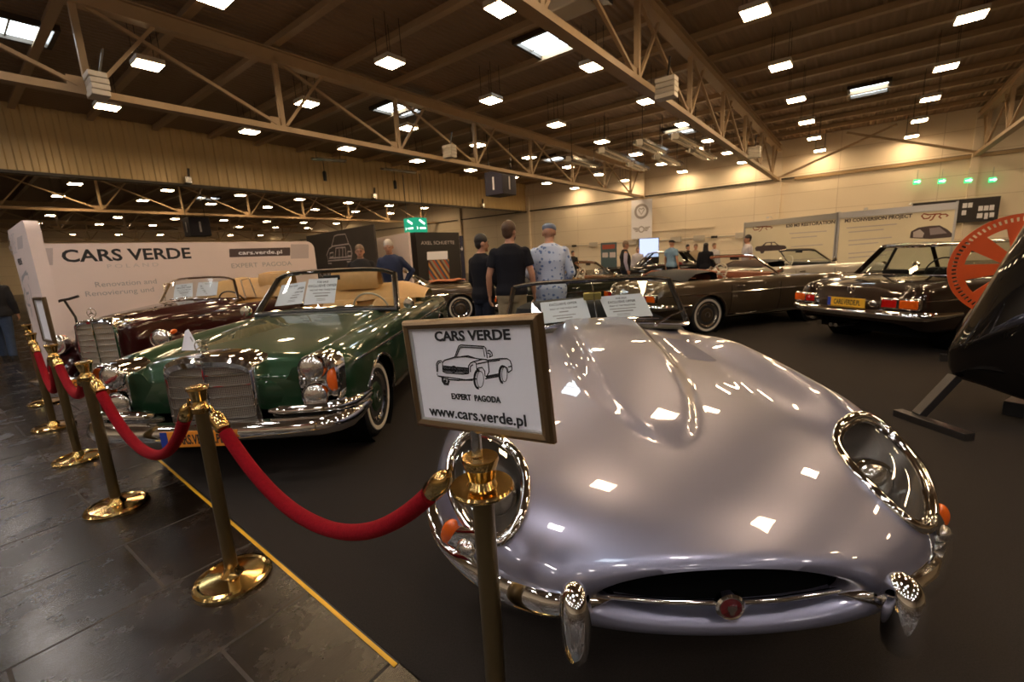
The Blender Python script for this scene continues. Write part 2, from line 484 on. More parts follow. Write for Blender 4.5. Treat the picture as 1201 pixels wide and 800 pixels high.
# cross bracing pipe at the end wall, conduit
hall_obj(MB().bar((33.2, 4.35, 5.4), (30.5, -1.0, 6.9), .10).bar((33.2, -4.3, 5.4), (30.5, 1.0, 6.9), .10), 'trim_5', 'steel_beam')

# skylights
for i, (u, v) in enumerate(((2.2, 16.7), (12.3, 7.7), (12.7, 15.2), (25.5, 8.0), (25.8, 16.1), (25.2, .2), (15.2, 43.3), (-2, 7.7), (-2, 0))):
    fr = MB()
    for a, c_, d in ((0, .66, (1.7, .10, .16)), (0, -.66, (1.7, .10, .16)), (.8, 0, (.10, 1.32, .16)), (-.8, 0, (.10, 1.32, .16))):
        fr.box((u+a, v+c_, ZC-.06), d)
    fo = hall_obj(fr, 'window_%d' % (i+1), 'trim_dark')
    pn = MB().box((u, v, ZC-.02), (1.5, 1.22, .02)).build('pane', 'sky_panel', fo, 0)
    MB().box((u+.02, v, ZC-.05), (.04, 1.22, .05)).build('glazing_bar', 'white_metal', fo, 0)

# hall lamps
def make_lamp(mat):
    root = thing('hall_lamp', '', 'lamp')
    MB().box((0, 0, .09), (.58, .58, .12)).box((0, 0, .17), (.34, .34, .06)).build('housing', 'white_metal', root, 0, bevel=.015)
    MB().box((0, 0, .022), (.52, .52, .014)).build('diffuser', mat, root, 0)
    w = MB()
    for sx_ in (-.22, .22):
        for sy_ in (-.22, .22):
            w.bar((sx_, sy_, .15), (sx_*1.0, sy_*1.0, 1.08), .012)
    w.build('suspension_wire', 'dark_steel', root, 0)
    return root
LZ = 6.5
warm = make_lamp('lamp_warm'); cool = make_lamp('lamp_cool')
used = {'w': False, 'c': False}
def put_lamp(u, v, kind, label, group):
    src = warm if kind == 'w' else cool
    o = copy_tree(src) if used[kind] else src
    used[kind] = True
    o.location = W(u, v, LZ); o.rotation_euler = (0, 0, -HA)
    o['label'] = label; o['group'] = group
rows_v = (-9.85, -5.8, -1.7, 2.25, 6.27, 10.0, 14.2, 18.4)
for v in rows_v:
    for i in range(12):
        u = -12.0+i*4.05
        if v < -3 and u > 30: continue
        kind = 'c' if u < 3 else 'w'  # whiter lamps out of view, included to light the near side
        if v > 13.1: lab = 'square high-bay lamp between the corrugated fascia and the first truss'
        elif v > 4.4: lab = 'square high-bay lamp between the two long trusses of the main hall'
        elif v > -4.3: lab = 'square high-bay lamp above the brown coupe side of the hall'
        else: lab = 'square high-bay lamp beyond the last truss over the rotisserie'
        if u < 3: lab = lab.replace('square', 'whiter square')+' out of view'
        put_lamp(u, v, kind, lab, 'hall lamps: ' + lab)
for v in (34.0, 39.3, 51.2, 58.2, 72):
    for i in range(7):
        put_lamp(5.7+i*4.15+(0 if v < 45 else 1), v, 'w', 'small far lamp seen under the corrugated fascia in the second hall', 'second hall lamps')
# ------------------------------------------------------------------ shared car pieces
def wheel(parent, x, y, z, R, wd, paint_m, style='cap', white=True):
    """x sign says the outer side"""
    sgn = 1 if x > 0 else -1
    ax = (sgn, 0, 0)
    c = Vector((x, y, z))
    ri = R*.66
    rim = MB().lathe([(ri*.99, -wd*.5), (ri*1.0, wd*.42), (ri*.93, wd*.47), (ri*.86, wd*.36), (ri*.74, wd*.30), (ri*.62, wd*.36), (ri*.3, wd*.38), (.001, wd*.38)], c, ax, 36)
    w = rim.build('wheel', 'dull_chrome' if style != 'cap' else paint_m, parent)
    MB().lathe([(ri*.95, -wd*.5), (R*.9, -wd*.52), (R*.985, -wd*.36), (R, -wd*.2), (R, wd*.2), (R*.985, wd*.36), (R*.93, wd*.48), (R*.80, wd*.53), (ri*1.02, wd*.47), (ri*.95, wd*.40)], c, ax, 40).build('tyre', 'rubber', w)
    if white:
        MB().lathe([(R*.74, wd*.515), (R*.76, wd*.545), (R*.84, wd*.545), (R*.855, wd*.515)], c, ax, 40, False).build('whitewall_ring', 'whitewall', w)
    MB().lathe([(ri*.90, wd*.38), (ri*.97, wd*.47), (ri*.93, wd*.50), (ri*.80, wd*.40), (ri*.76, wd*.34)], c, ax, 36, False).build('trim_ring', 'chrome', w)
    MB().lathe([(ri*.60, wd*.34), (ri*.58, wd*.42), (ri*.50, wd*.47), (ri*.42, wd*.48), (ri*.36, wd*.46), (ri*.22, wd*.50), (.001, wd*.52)], c, ax, 30).build('hubcap', paint_m if style == 'cap' else 'chrome', w)
    st = MB()
    if style == 'cap':
        st.tube([c+Vector((sgn*wd*.515, .045*cos(a), .045*sin(a))) for a in np.linspace(0, 2*pi, 20)[:-1]], .005, 5, closed=True)
        for a in (90, 210, 330): st.bar(c+Vector((sgn*wd*.53, 0, 0)), c+Vector((sgn*wd*.51, .045*cos(radians(a)), .045*sin(radians(a)))), .007)
        st.build('star_badge', 'chrome', w)
    else:
        for k in range(24):
            a = 2*pi*k/24
            st.bar(c+Vector((sgn*wd*.40, .05*cos(a), .05*sin(a))), c+Vector((sgn*wd*.36, ri*.8*cos(a+.25), ri*.8*sin(a+.25))), .006)
        st.build('spoke', 'chrome', w)
    return w
def star(parent, c, R, name='bonnet_star', up=True):
    c = Vector(c); mb = MB()
    mb.tube([c+Vector((R*cos(a), 0, R*sin(a))) for a in np.linspace(0, 2*pi, 28)[:-1]], R*.10, 6, closed=True)
    for a in (90, 210, 330):
        e = c+Vector((R*cos(radians(a)), 0, R*sin(radians(a))))
        mb.tube([c, e], [R*.16, R*.05], 6)
    if up: mb.lathe([(R*.5, -R*1.55), (R*.3, -R*1.35), (R*.12, -R*1.2), (R*.1, -R*.95)], c, (0, 0, 1), 12)
    return mb.build(name, 'chrome', parent)
def seat(parent, x, y, z, w, mat, h=.62, d=.5, face=1, name='seat'):
    """face=1: back rest lies at larger y"""
    def pad(rings_):
        return MB().loft(rings_, True, True, True)
    def ring(cx_, cy_, cz_, hw, hd, axis):
        out = []
        for j in range(24):
            a = 2*pi*j/24
            p, q = (abs(cos(a))**.45*(1 if cos(a) > 0 else -1))*hw, (abs(sin(a))**.45*(1 if sin(a) > 0 else -1))*hd
            out.append(Vector((cx_+p, cy_+q, cz_)))
        return out
    s_ = pad([ring(x, y-face*.05, z+dz, w/2*k, d/2*k, 0) for dz, k in ((0, .9), (.02, 1), (.13, 1), (.16, .94), (.17, .7))]).build(name, mat, parent)
    b_ = pad([ring(x, y+face*(d/2-.02+.22*t), z+.12+h*t, w/2*k, .075*k2, 0) for t, k, k2 in ((0, .95, .9), (.05, 1, 1), (.6, .97, .95), (.9, .86, .8), (.98, .76, .55), (1.0, .6, .2))]).build('backrest', mat, s_)
    return s_
def steering(parent, c, R, mat, tilt=25, face=1, name='steering_wheel'):
    c = Vector(c); Rm = Matrix.Rotation(radians(face*tilt), 3, 'X')
    P = lambda a, r: c+Rm @ Vector((r*cos(a), 0, r*sin(a)))
    mb = MB().tube([P(a, R) for a in np.linspace(0, 2*pi, 36)[:-1]], .011, 8, closed=True)
    for a in (0, pi, -pi/2): mb.tube([P(a, .02), P(a, R)], .008, 6)
    mb.ball(c, .04, 10, 8)
    mb.tube([c, c+Rm @ Vector((0, -face*.35, -.02))], .018, 8)
    return mb.build(name, mat, parent)
def screen(parent, base, top, pill=.02, frame='chrome', gm='glass', name='windscreen', bead=False):
    """base/top: matching lists of points, same count"""
    g = MB().loft([[Vector(a).lerp(Vector(b), t) for a, b in zip(base, top)] for t in (0, .25, .5, .75, 1)], False)
    go = g.build(name, gm, parent, 60)
    fr = MB().tube(base, pill*.7, 8).tube(top, pill*.75, 8)
    for a, b in ((base[0], top[0]), (base[-1], top[-1])): fr.tube([a, Vector(a).lerp(Vector(b), .5), b], pill, 8)
    fo = fr.build('windscreen_frame', frame, go)
    if bead:
        lp = [Vector(p) for p in top]; cc = sum(lp, Vector())/len(lp)
        pth = [Vector(base[0])]+lp+[Vector(base[-1])]
        MB().tube([p+Vector((0, -pill*.9, pill*.55)) for p in lp], .007, 6).tube([Vector(base[0])+Vector((-pill*.7, -pill*.7, 0)), lp[0]+Vector((-pill*.7, -pill*.7, 0))], .008, 6).tube([Vector(base[-1])+Vector((pill*.7, -pill*.7, 0)), lp[-1]+Vector((pill*.7, -pill*.7, 0))], .008, 6).build('chrome_bead', 'chrome', fo)
    return go
def paper(label, corners, lines, name='paper_notice', cat='paper', group=None, mat='white_paper'):
    """corners TL, TR, BR, BL in the world"""
    TL, TR, BR, BL = [Vector(c) for c in corners]
    X = (TR-TL).normalized(); Y0 = ((TL-BL)+(TR-BR))/2; Y = (Y0-X*Y0.dot(X)).normalized(); N = X.cross(Y)
    t = N*.0006
    root = thing(name, label, cat, (BL+BR)/2, 0, group)
    inv = Matrix.Translation(-(BL+BR)/2)
    q = [inv @ p for p in (TL, TR, BR, BL)]
    MB().loft([[p-t for p in q], [p+t for p in q]], True, True, True).build('sheet', mat, root, 0)
    Wd = (TR-TL).length; Hh = Y0.length; O = (q[0]+q[1])/2
    for txt, size, fy in lines:
        if txt.startswith('#'):
            wv_ = float(txt[1:])
            MB().box((0, 0, 0), (Wd*wv_, Hh*size, .0004)).build('text_line', 'grey_ink', root, 0).matrix_local = (lambda mm: mm)(Matrix.Translation(O-Y*Hh*fy+N*.0016) @ Matrix((X, Y, N)).transposed().to_4x4())
        else:
            lettering(txt, Hh*size, 'ink', root, O-Y*Hh*fy+N*.0012, X, Y, 'notice_text', 'CENTER', Hh*size*.012, extr=.0003)
    return root
NOTICE = [('FOR SALE', .10, .17), ('EXCLUSIVE OFFER', .135, .33), ('ONLY AT THE TRADE FAIR', .085, .48), ('#.60', .035, .58), ('#.46', .05, .69), ('#.3', .02, .80), ('#.3', .02, .86)]
NOTICE2 = [('EXCLUSIVE OFFER', .15, .22), ('ONLY AT THE TRADE FAIR', .10, .42), ('#.2', .05, .55), ('#.5', .04, .72), ('#.35', .05, .84)]

# ------------------------------------------------------------------ silver blue roadster in front
EX, EY, EYAW = .55, 1.03, radians(-2.0)
etype = thing('classic_car', 'low silver-blue sports roadster with long bonnet and oval mouth facing the rope', 'car', (EX, EY, 0), EYAW)
def EW(t, s, z):
    return Vector((EX, EY, 0)) + Matrix.Rotation(EYAW, 3, 'Z') @ Vector((t, s, z))
fw_ = pchip([.03, .08, .15, .2, .3, .4, .55, .8, 1.2, 1.7, 2.2, 2.9, 3.5, 4.0, 4.3, 4.44], [.515, .61, .70, .755, .825, .868, .905, .925, .92, .895, .875, .86, .87, .76, .52, .30])
fzt = pchip([.03, .08, .15, .25, .4, .6, .85, 1.2, 1.6, 2.1, 2.4, 3.2, 3.6, 4.0, 4.3, 4.44], [.642, .664, .692, .722, .755, .786, .812, .845, .873, .903, .905, .92, .90, .80, .66, .56])
fzw = pchip([.03, .15, .4, .8, 1.6, 2.5, 3.4, 4.44], [.50, .525, .555, .565, .56, .56, .58, .50])
fzb = pchip([.03, .08, .15, .3, .5, 1.0, 3.3, 4.0, 4.44], [.388, .36, .325, .275, .25, .22, .22, .30, .42])
fne = pchip([.03, .15, .5, 2.0, 4.44], [2.25, 2.45, 2.6, 2.7, 2.4])
def e_ring(s, w, zt, zw, zb, n, N=248):
    out = []
    ka = .09*(1-sstep(.10, .55, s))
    fend = .105*sstep(.16, .75, s)*(1-sstep(1.5, 2.3, s)*.75)*(1-sstep(2.3, 2.6, s))
    if s < 1.5: hw = .285*max(0.0, 1-((1.5-s)/1.07)**2)**.62
    else: hw = .285+.03*sstep(1.5, 2.0, s)
    ab = .070*sstep(.36, 1.5, s)+.020*sstep(.43, .58, s)
    ab *= 1-sstep(2.15, 2.35, s)
    for j in range(N):
        ph = 2*pi*j/N
        sn, cs = sin(ph), cos(ph)
        x = w*sn
        zf = max(0.0, 1-abs(sn)**n)**(1/n)
        if cs >= 0:
            z = zw+(zt-zw)*zf
            k = min(1, cs*2.2)
            z += fend*math.exp(-((abs(x)-.74)/.135)**2)*min(1, cs*3.5)
            # shallow valley between crown and wing
            z -= .012*sstep(.6, 1.2, s)*math.exp(-((abs(x)-.52)/.10)**2)*k*(1-sstep(2.0, 2.3, s))
            if hw > .01:
                q = abs(x)/hw
                z += ab*(1-sstep(.66, 1.06, q))*k
        else:
            z = zw-(zw-zb)*zf
        out.append(Vector((x, s+ka*x*x, z)))
    return out
rings = [e_ring(.085, .345, .594, .503, .458, 1.75), e_ring(.050, .352, .598, .503, .453, 1.8), e_ring(.020, .374, .606, .502, .441, 1.9), e_ring(.006, .405, .616, .50, .426, 2.0), e_ring(.012, .455, .628, .50, .405, 2.15)]
ss = [.03]
while ss[-1] < 4.44: ss.append(ss[-1]+(.0125 if ss[-1] < .75 else .02))
ss[-1] = 4.44
for s in ss: rings.append(e_ring(s, fw_(s), fzt(s), fzw(s), fzb(s), fne(s)))
full = MB().loft(rings, True, False, True)
V = np.array(full.v)
bvh = BVHTree.FromPolygons([Vector(p) for p in full.v], full.f)
# headlight ovals
HC = Vector((.676, .368, .703)); HAx = Vector((.046, .192, .098)); HBx = Vector((.128, .030, -.028))
HN = HAx.cross(HBx).normalized()
if HN.z < 0: HN = -HN
def oval(side, k=1.0, n=56, off=0.0, proj=True):
    out = []
    for i in range(n):
        a = 2*pi*i/n
        p = HC+HAx*k*cos(a)+HBx*k*sin(a)*(1+.10*cos(a))
        p = Vector((p.x*side, p.y, p.z)); nn = Vector((HN.x*side, HN.y, HN.z))
        if proj:
            h = bvh.ray_cast(p+nn*.5, -nn)
            if h[0] is not None: p = h[0]
        out.append(p+nn*off)
    return out
def in_oval(c, k=1.0):
    if c[0] < 0: c = Vector((-c[0], c[1], c[2]))
    d = Vector(c)-HC
    if abs(d.dot(HN)) > .16: return False
    d = d-HN*d.dot(HN)
    g11, g12, g22 = HAx.dot(HAx), HAx.dot(HBx), HBx.dot(HBx)
    r1_, r2_ = d.dot(HAx), d.dot(HBx); det = g11*g22-g12*g12
    a_, b_ = (r1_*g22-r2_*g12)/det, (r2_*g11-r1_*g12)/det
    return a_*a_+(b_/(1+.10*a_))**2 < k*k
body_f, cover = [], {1: [], -1: []}
ARCH = [(.86, .33, .35), (3.30, .33, .36)]
for f in full.f:
    c = Vector(V[list(f)].mean(axis=0))
    if len(f) == 4 and .1 < c.y < .75 and in_oval(c):
        cover[1 if c.x > 0 else -1].append(f); continue
    if abs(c.x) > .5 and any((c.y-a)**2+(c.z-bz)**2 < r*r for a, bz, r in ARCH) and c.z < .68: continue
    if 2.30 < c.y < 3.12 and abs(c.x) < .63 and c.z > .78: continue
    body_f.append(f)
def submesh(fs):
    ids = sorted({i for f in fs for i in f}); mp_ = {i: k for k, i in enumerate(ids)}
    mb = MB(); mb.add([full.v[i] for i in ids], [tuple(mp_[i] for i in f) for f in fs]); return mb
body = submesh(body_f).build('body', 'silver_blue', etype, 70)
# mouth
mo = MB(); base_ring = e_ring(.085, .345, .594, .503, .458, 1.75)
mo.loft([[Vector((p.x*k, p.y+dy, .508+(p.z-.508)*k2)) for p in base_ring] for dy, k, k2 in ((0, 1, 1), (.10, .98, .96), (.28, .94, .9), (.45, .9, .8))], True, False, True)
mo.build('air_intake', 'void', etype)
bz, by = .503, .03
mb = MB().tube([(-.335, by+.025, bz), (-.15, by-.004, bz), (0, by-.012, bz), (.15, by-.004, bz), (.335, by+.025, bz)], .0085, 10)
bar = mb.build('intake_bar', 'chrome', etype)
em = MB().lathe([(.040, 0), (.040, .016), (.034, .022), (.029, .019)], (0, by-.012, bz), (0, -1, 0), 32).build('badge', 'chrome', bar)
MB().lathe([(.030, .012), (.029, .020), (.001, .023)], (0, by-.012, bz), (0, -1, 0), 28).build('badge_disc', plain('badge_red', (.10, .008, .01, 1), .25, 0, 1), bar)
cat = [(-.012, .014), (-.006, .010), (0, .013), (.006, .010), (.012, .014), (.013, .002), (.008, -.006), (.006, -.014), (0, -.017), (-.006, -.014), (-.008, -.006), (-.013, .002)]
MB().prism(cat, .004, (0, by-.037, bz), (1, 0, 0), (0, 0, 1)).build('badge_emblem', 'chrome', bar)
# headlights
for sd in (1, -1):
    hl = MB().tube(oval(sd, 1.04, 72, .004), .0165, 10, closed=True).tube(oval(sd, .93, 72, -.004), .008, 8, closed=True).build('headlight', 'chrome', etype)
    cv = submesh(cover[sd]); cv.build('headlight_cover', 'lens', hl, 80)
    nn = Vector((HN.x*sd, HN.y, HN.z))
    rim_ = oval(sd, .96, 56, -.006); cen = sum(rim_, Vector())/len(rim_)
    bowl = MB().loft([[cen+(p-cen)*k-nn*d for p in rim_] for k, d in ((1.03, 0), (.92, .035), (.80, .075), (.6, .105), (.3, .125))], True, False, True)
    bowl.build('headlight_bowl', plain('bowl_paint', (.13, .115, .10, 1), .3, .5), hl)
    lc = cen-nn*.070+Vector((sd*.004, -.01, -.01)); ax = Vector((sd*.06, -1, .22))
    MB().lathe([(.078, -.05), (.084, -.004), (.080, .010), (.070, .010)], lc, ax, 32, False).build('lamp_ring', 'chrome', hl)
    MB().lathe([(.071, .004), (.060, .016), (.035, .026), (.001, .030)], lc, ax, 28).build('lamp_lens', 'reflector', hl)
# bonnet seams
for sd in (1, -1):
    pts = []
    for k in range(8):
        t = k/7; x = sd*(.655-.02*t); s0 = .215-.10*t
        h = bvh.ray_cast(Vector((x*1.0, -.6, .60-.115*t)), Vector((0, 1, 0)))
        if h[0] is not None: pts.append(h[0]+h[1].normalized()*.001)
    if len(pts) > 2: MB().tube(pts, .0022, 6).build('bonnet_seam', 'dull_chrome', etype)
# louvres
for sd in (1, -1):
    lv = MB()
    for k in range(11):
        s = 1.40+k*.042; row = []
        for ds, dz in ((-.016, .001), (.006, .011), (.012, .001)):
            r_ = []
            for q in range(7):
                x = sd*(.375+.165*q/6)
                h = bvh.ray_cast(Vector((x, s+ds, 2)), Vector((0, 0, -1)))
                e_ = dz if 0 < q < 6 else .001
                r_.append(h[0]+Vector((0, 0, e_)))
            row.append(r_)
        lv.loft(row, False)
    lv.build('louvre', 'silver_blue', etype, 30)
# quarter bumpers, overriders
bp_ = pchip([.30, .36, .45, .58, .70, .80, .86, .90, .93], [.075, .050, .034, .080, .170, .278, .37, .48, .63])
bz_ = pchip([.30, .45, .7, .80, .86, .93], [.500, .497, .490, .492, .510, .55])
bh_ = pchip([.30, .36, .42, .6, .72, .80, .88, .93], [.10, .45, .8, 1, .88, .62, .35, .15])
for sd in (1, -1):
    path = [Vector((sd*x, bp_(x), bz_(x))) for x in np.linspace(.305, .93, 36)]
    mb = MB(); rg = []
    for i, p in enumerate(path):
        t = (path[min(i+1, 35)]-path[max(i-1, 0)]).normalized(); outv = Vector((t.y*sd, -t.x*sd, 0)).normalized()
        if outv.y > 0 and abs(t.x) > .3: outv = -outv
        h_ = .047*bh_(abs(p.x))
        rg.append([p+outv*d+Vector((0, 0, h_*zz)) for d, zz in ((-.03, -1), (.0, -1.02), (.016, -.75), (.024, -.3), (.025, .15), (.018, .65), (.006, .98), (-.03, 1.0))])
    mb.loft(rg, True, True, True)
    bm_ = mb.build('bumper', 'chrome', etype)
    ov = MB(); rg = []
    for t in [.5-.5*cos(pi*i_/22) for i_ in range(23)]:
        z = .378+.232*t; q = abs(2*t-1)
        k = max(.015, (1-q**4.5))**.5
        hw_ = (.036+.007*sstep(0, .8, t))*k
        cy = -.022-.016*(1-q*q)
        rg.append([Vector((sd*.42+hw_*(abs(cos(a))**.8)*(1 if cos(a) > 0 else -1), cy+(.050*k if sin(a) < 0 else .045*k)*sin(a), z)) for a in np.linspace(0, 2*pi, 25)[:-1]])
    ov.loft(rg, True, True, True).build('overrider', 'chrome', bm_)
# indicators under the headlights
for sd in (1, -1):
    def pod(x, z, e1, e2, d, mat, name, par, tilt=.0, lift=0.0):
        h = bvh.ray_cast(Vector((sd*x, -1, z)), Vector((0, 1, 0)))
        n_ = h[1] if h[1].y < 0 else -h[1]
        a1 = Vector((0, 0, 1)).cross(n_).normalized(); a2 = n_.cross(a1)
        c_, s_ = cos(sd*tilt), sin(sd*tilt)
        a1, a2 = a1*c_+a2*s_, a2*c_-a1*s_
        return MB().ball(h[0]+n_*lift, (e1, e2, d), 20, 14, Matrix((a1, a2, n_)).transposed()).build(name, mat, par)
    il = pod(.755, .562, .118, .042, .014, 'chrome', 'indicator', etype, -.42)
    pod(.806, .548, .070, .034, .030, 'amber', 'amber_lens', il, -.95)
    pod(.732, .553, .044, .030, .034, 'reflector', 'clear_lens', il, -.30)
# wheels
for sd in (1, -1):
    for s in (.86, 3.30): wheel(etype, sd*.70, s, .325, .325, .16, 'chrome', 'wire', False)
MB().box((0, 2.1, .32), (1.1, 3.4, .2)).box((0, .86, .45), (1.2, .8, .35)).build('underbody', 'void', etype, 0)
# windscreen
tb = np.linspace(-1, 1, 17)
base = [Vector((.665*t, 2.125+.085*t*t, .968-.052*abs(t)**1.7)) for t in tb]
top = [Vector((.60*t, 2.365+.075*t*t, 1.250-.008*t*t-.022*abs(t)**6)) for t in tb]
ws = screen(etype, base, top, .019, 'screen_surround', bead=True)
MB().tube([base[8]+Vector((0, .03, .02)), top[8]+Vector((0, .02, 0))], .0045, 8).build('mirror_rod', 'chrome', ws)
MB().box((-.01, 2.302, 1.136), (.135, .020, .058), rz=.06).build('mirror', plain('mirror_reflection', (.55, .42, .14, 1), .25, .6), ws, bevel=.008)  # yellowish reflection painted in as the mirror's colour
for x0, y0_, z0_, x1, y1_, z1_ in ((-.38, 2.115, .950, -.02, 2.115, .982), (.0, 2.10, .975, .44, 2.155, .968), (.40, 2.10, .935, .66, 2.205, 1.02)):
    MB().tube([(x0, y0_-.02, z0_), ((x0+x1)/2, (y0_+y1_)/2-.025, (z0_+z1_)/2+.012), (x1, y1_-.012, z1_)], [.008, .006, .004], 8).ball((x0, y0_-.02, z0_), .016, 10, 8).build('wiper', 'chrome', ws)
MB().tube([b_+Vector((0, -.014, -.006)) for b_ in base], .015, 8).build('windscreen_seal', 'chrome', ws)
# interior
MB().loft([[Vector((x, y, z)) for x, y in ((-.62, 2.26), (.62, 2.26), (.62, 3.14), (-.62, 3.14))] for z in (.90, .35)], True, False, True).build('cockpit_tub', 'black_leather', etype, 0)
MB().loft([[Vector((.63*t, 2.25+dy, z-.03*t*t)) for t in np.linspace(-1, 1, 13)] for dy, z in ((-.10, .905), (.02, .935), (.10, .925), (.13, .86), (.10, .74))], False).build('dashboard', 'black_leather', etype, 50)
for x in (-.30, .30): seat(etype, x, 2.80, .36, .44, 'black_leather', h=.50)
steering(etype, (.30, 2.50, .86), .19, 'wood', 25)
MB().loft([[Vector((.60*cos(a)*k, 3.30+.26*sin(a)*k, z)) for a in np.linspace(0, 2*pi, 33)[:-1]] for k, z in ((1.05, .86), (1.0, .96), (.86, 1.0), (.5, 1.02))], True, False, True).build('soft_top_cover', 'black_leather', etype)
for lab, cs, ln in (('white sale notice tilted inside the silver-blue roadster screen, nearer the sign post', ((-.402, 2.345, 1.10), (-.060, 2.335, 1.121), (-.032, 2.245, .978), (-.388, 2.255, .950)), NOTICE2),
                    ('white sale notice inside the silver-blue roadster screen, farther from the sign post', ((.045, 2.335, 1.125), (.372, 2.345, 1.135), (.430, 2.255, .972), (.094, 2.245, .968)), NOTICE)):
    paper(lab, [EW(*c) for c in cs], ln, group=None)
# ------------------------------------------------------------------ shared body builder for the saloon-based cabriolets
def car_body(root, T, mat, arches, cockpit, nhalf=44, ds=.035, lip=None, front_k=((-.030, .93), (-.045, .80)), back_k=((.03, .95), (.05, .82))):
    S = T['s']
    F = {k: pchip(S, T[k]) for k in ('zh', 'zc', 'wc', 'w', 'zw', 'zb')}
    def half(s):
        zh, zc, wc, w, zw, zb = (F[k](s) for k in ('zh', 'zc', 'wc', 'w', 'zw', 'zb'))
        dip = T.get('dip', .02)
        pts = [(0, zh), (.45*wc, zh-.008), (wc-.20, zh-.022), (wc-.115, min(zh, zc)-dip-.012), (wc-.055, zc-.012), (wc, zc), (wc+(w-wc)*.55, zc-.028), (w-.018, zc-.095), (w, zw), (w-.012, (zw+zb)/2), (w-.05, zb+.05), (w-.10, zb)]
        c = catmull([Vector((x, 0, z)) for x, z in pts], 4)
        return [(p.x, p.z) for p in c]
    st = list(np.arange(S[0], S[-1], ds))+[S[-1]]
    rings = []
    def ring(s, k=1.0, s_at=None):
        h = half(s); zm = (h[0][1]+h[-1][1])/2
        h = [(x*k, zm+(z-zm)*k) for x, z in h]
        full = [(-x, z) for x, z in h[::-1]]+h[1:]
        return [Vector((x, s if s_at is None else s_at, z)) for x, z in full]
    for d, k in front_k[::-1]: rings.append(ring(S[0], k, S[0]+d))
    for s in st: rings.append(ring(s))
    for d, k in back_k: rings.append(ring(S[-1], k, S[-1]+d))
    full = MB().loft(rings, False)
    n = len(rings[0])
    full.f.append(tuple(range(n))); full.f.append(tuple(range((len(rings)-1)*n, len(rings)*n))[::-1])
    bvh = BVHTree.FromPolygons([Vector(p) for p in full.v], full.f)
    V = [Vector(p) for p in full.v]
    for i, p in enumerate(V):
        if abs(p.x) > .55:
            for a, z, r in arches:
                d = Vector((p.y-a, p.z-z)); L = d.length
                if abs(L-r) < ds*.62 and L > 1e-6:
                    V[i] = Vector((p.x, a+d.x*r/L, z+d.y*r/L))
    keep = []
    for f in full.f:
        if len(f) > 4: keep.append(f); continue
        c = sum((V[i] for i in f), Vector())/len(f)
        if abs(c.x) > .55 and any(hypot(c.y-a, c.z-z) < r-.002 for a, z, r in arches): continue
        if cockpit and cockpit[0] < c.y < cockpit[1] and abs(c.x) < cockpit[2] and c.z > cockpit[3]: continue
        keep.append(f)
    mb = MB(); mb.add(V, keep)
    body = mb.build('body', mat, root, 50)
    for a, z, r in arches:
        for sd in (1, -1):
            pts = []
            for t in np.linspace(-.05, pi+.05, 30):
                y, zz = a+r*cos(t), z+r*sin(t)
                h = bvh.ray_cast(Vector((sd*2, y, zz)), Vector((-sd, 0, 0)))
                if h[0] is not None: pts.append(h[0])
            if len(pts) > 4: MB().tube(pts, .012, 6).build('arch_lip', lip or mat, body)
            MB().lathe([(r*1.02, 0), (r*1.02, -.30), (.01, -.30)], (sd*(F['w'](a)-.05), a, z), (sd, 0, 0), 28, False).build('arch_liner', 'void', body)
    def side(y, z, sd):
        h = bvh.ray_cast(Vector((sd*2, y, z)), Vector((-sd, 0, 0)))
        return h[0] if h[0] is not None else Vector((sd*.85, y, z))
    def topz(x, y):
        h = bvh.ray_cast(Vector((x, y, 3)), Vector((0, 0, -1)))
        return h[0].z if h[0] is not None else .9
    return body, side, topz
def strip(body, side, y0, y1, z0, z1, sd, w, name, mat, n=24, d=.012):
    rows = []
    for t in np.linspace(0, 1, n):
        y, z = y0+(y1-y0)*t, z0+(z1-z0)*t
        p = side(y, z, sd); k = 1 if .02 < t < .98 else .3
        rows.append([p+Vector((sd*e, 0, f*w*k)) for e, f in ((-.004, -.5), (d*.7, -.45), (d, 0), (d*.7, .45), (-.004, .5))])
    return MB().loft(rows, True, True, True).build(name, mat, body)
def blade(path, prof, name, mat, parent, ends=(.4, .7)):
    """bumper: horizontal path, profile of (outward, up)"""
    P = [Vector(p) for p in path]; n = len(P); rg = []
    for i, p in enumerate(P):
        t = P[min(i+1, n-1)]-P[max(i-1, 0)]; o = Vector((t.y, -t.x, 0)).normalized()
        k = ends[0] if i in (0, n-1) else ends[1] if i in (1, n-2) else 1
        rg.append([p+o*a*k+Vector((0, 0, b*k)) for a, b in prof])
    return MB().loft(rg, True, True, True).build(name, mat, parent)
def bprof(h, d=.035):
    return [(-.02, -h), (d*.5, -h*.98), (d*.9, -h*.6), (d, -h*.1), (d*.85, h*.4), (d*.45, h*.92), (-.02, h)]
def mesh_material(name, col, line, sx_, sz_):
    mt, nt, b = new_mat(name)
    tc = nt.nodes.new('ShaderNodeTexCoord'); sp = nt.nodes.new('ShaderNodeSeparateXYZ'); nt.links.new(tc.outputs['Object'], sp.inputs[0])
    cb = nt.nodes.new('ShaderNodeCombineXYZ'); nt.links.new(sp.outputs[0], cb.inputs[0]); nt.links.new(sp.outputs[2], cb.inputs[1])
    br = nt.nodes.new('ShaderNodeTexBrick'); br.offset = 0; br.inputs['Scale'].default_value = 1
    br.inputs['Brick Width'].default_value = sx_; br.inputs['Row Height'].default_value = sz_; br.inputs['Mortar Size'].default_value = min(sx_, sz_)*.14
    br.inputs['Color1'].default_value = col; br.inputs['Color2'].default_value = col; br.inputs['Mortar'].default_value = line
    nt.links.new(cb.outputs[0], br.inputs[0]); nt.links.new(br.outputs['Color'], b.inputs['Base Color'])
    b.inputs['Metallic'].default_value = .6; b.inputs['Roughness'].default_value = .38
    return mt
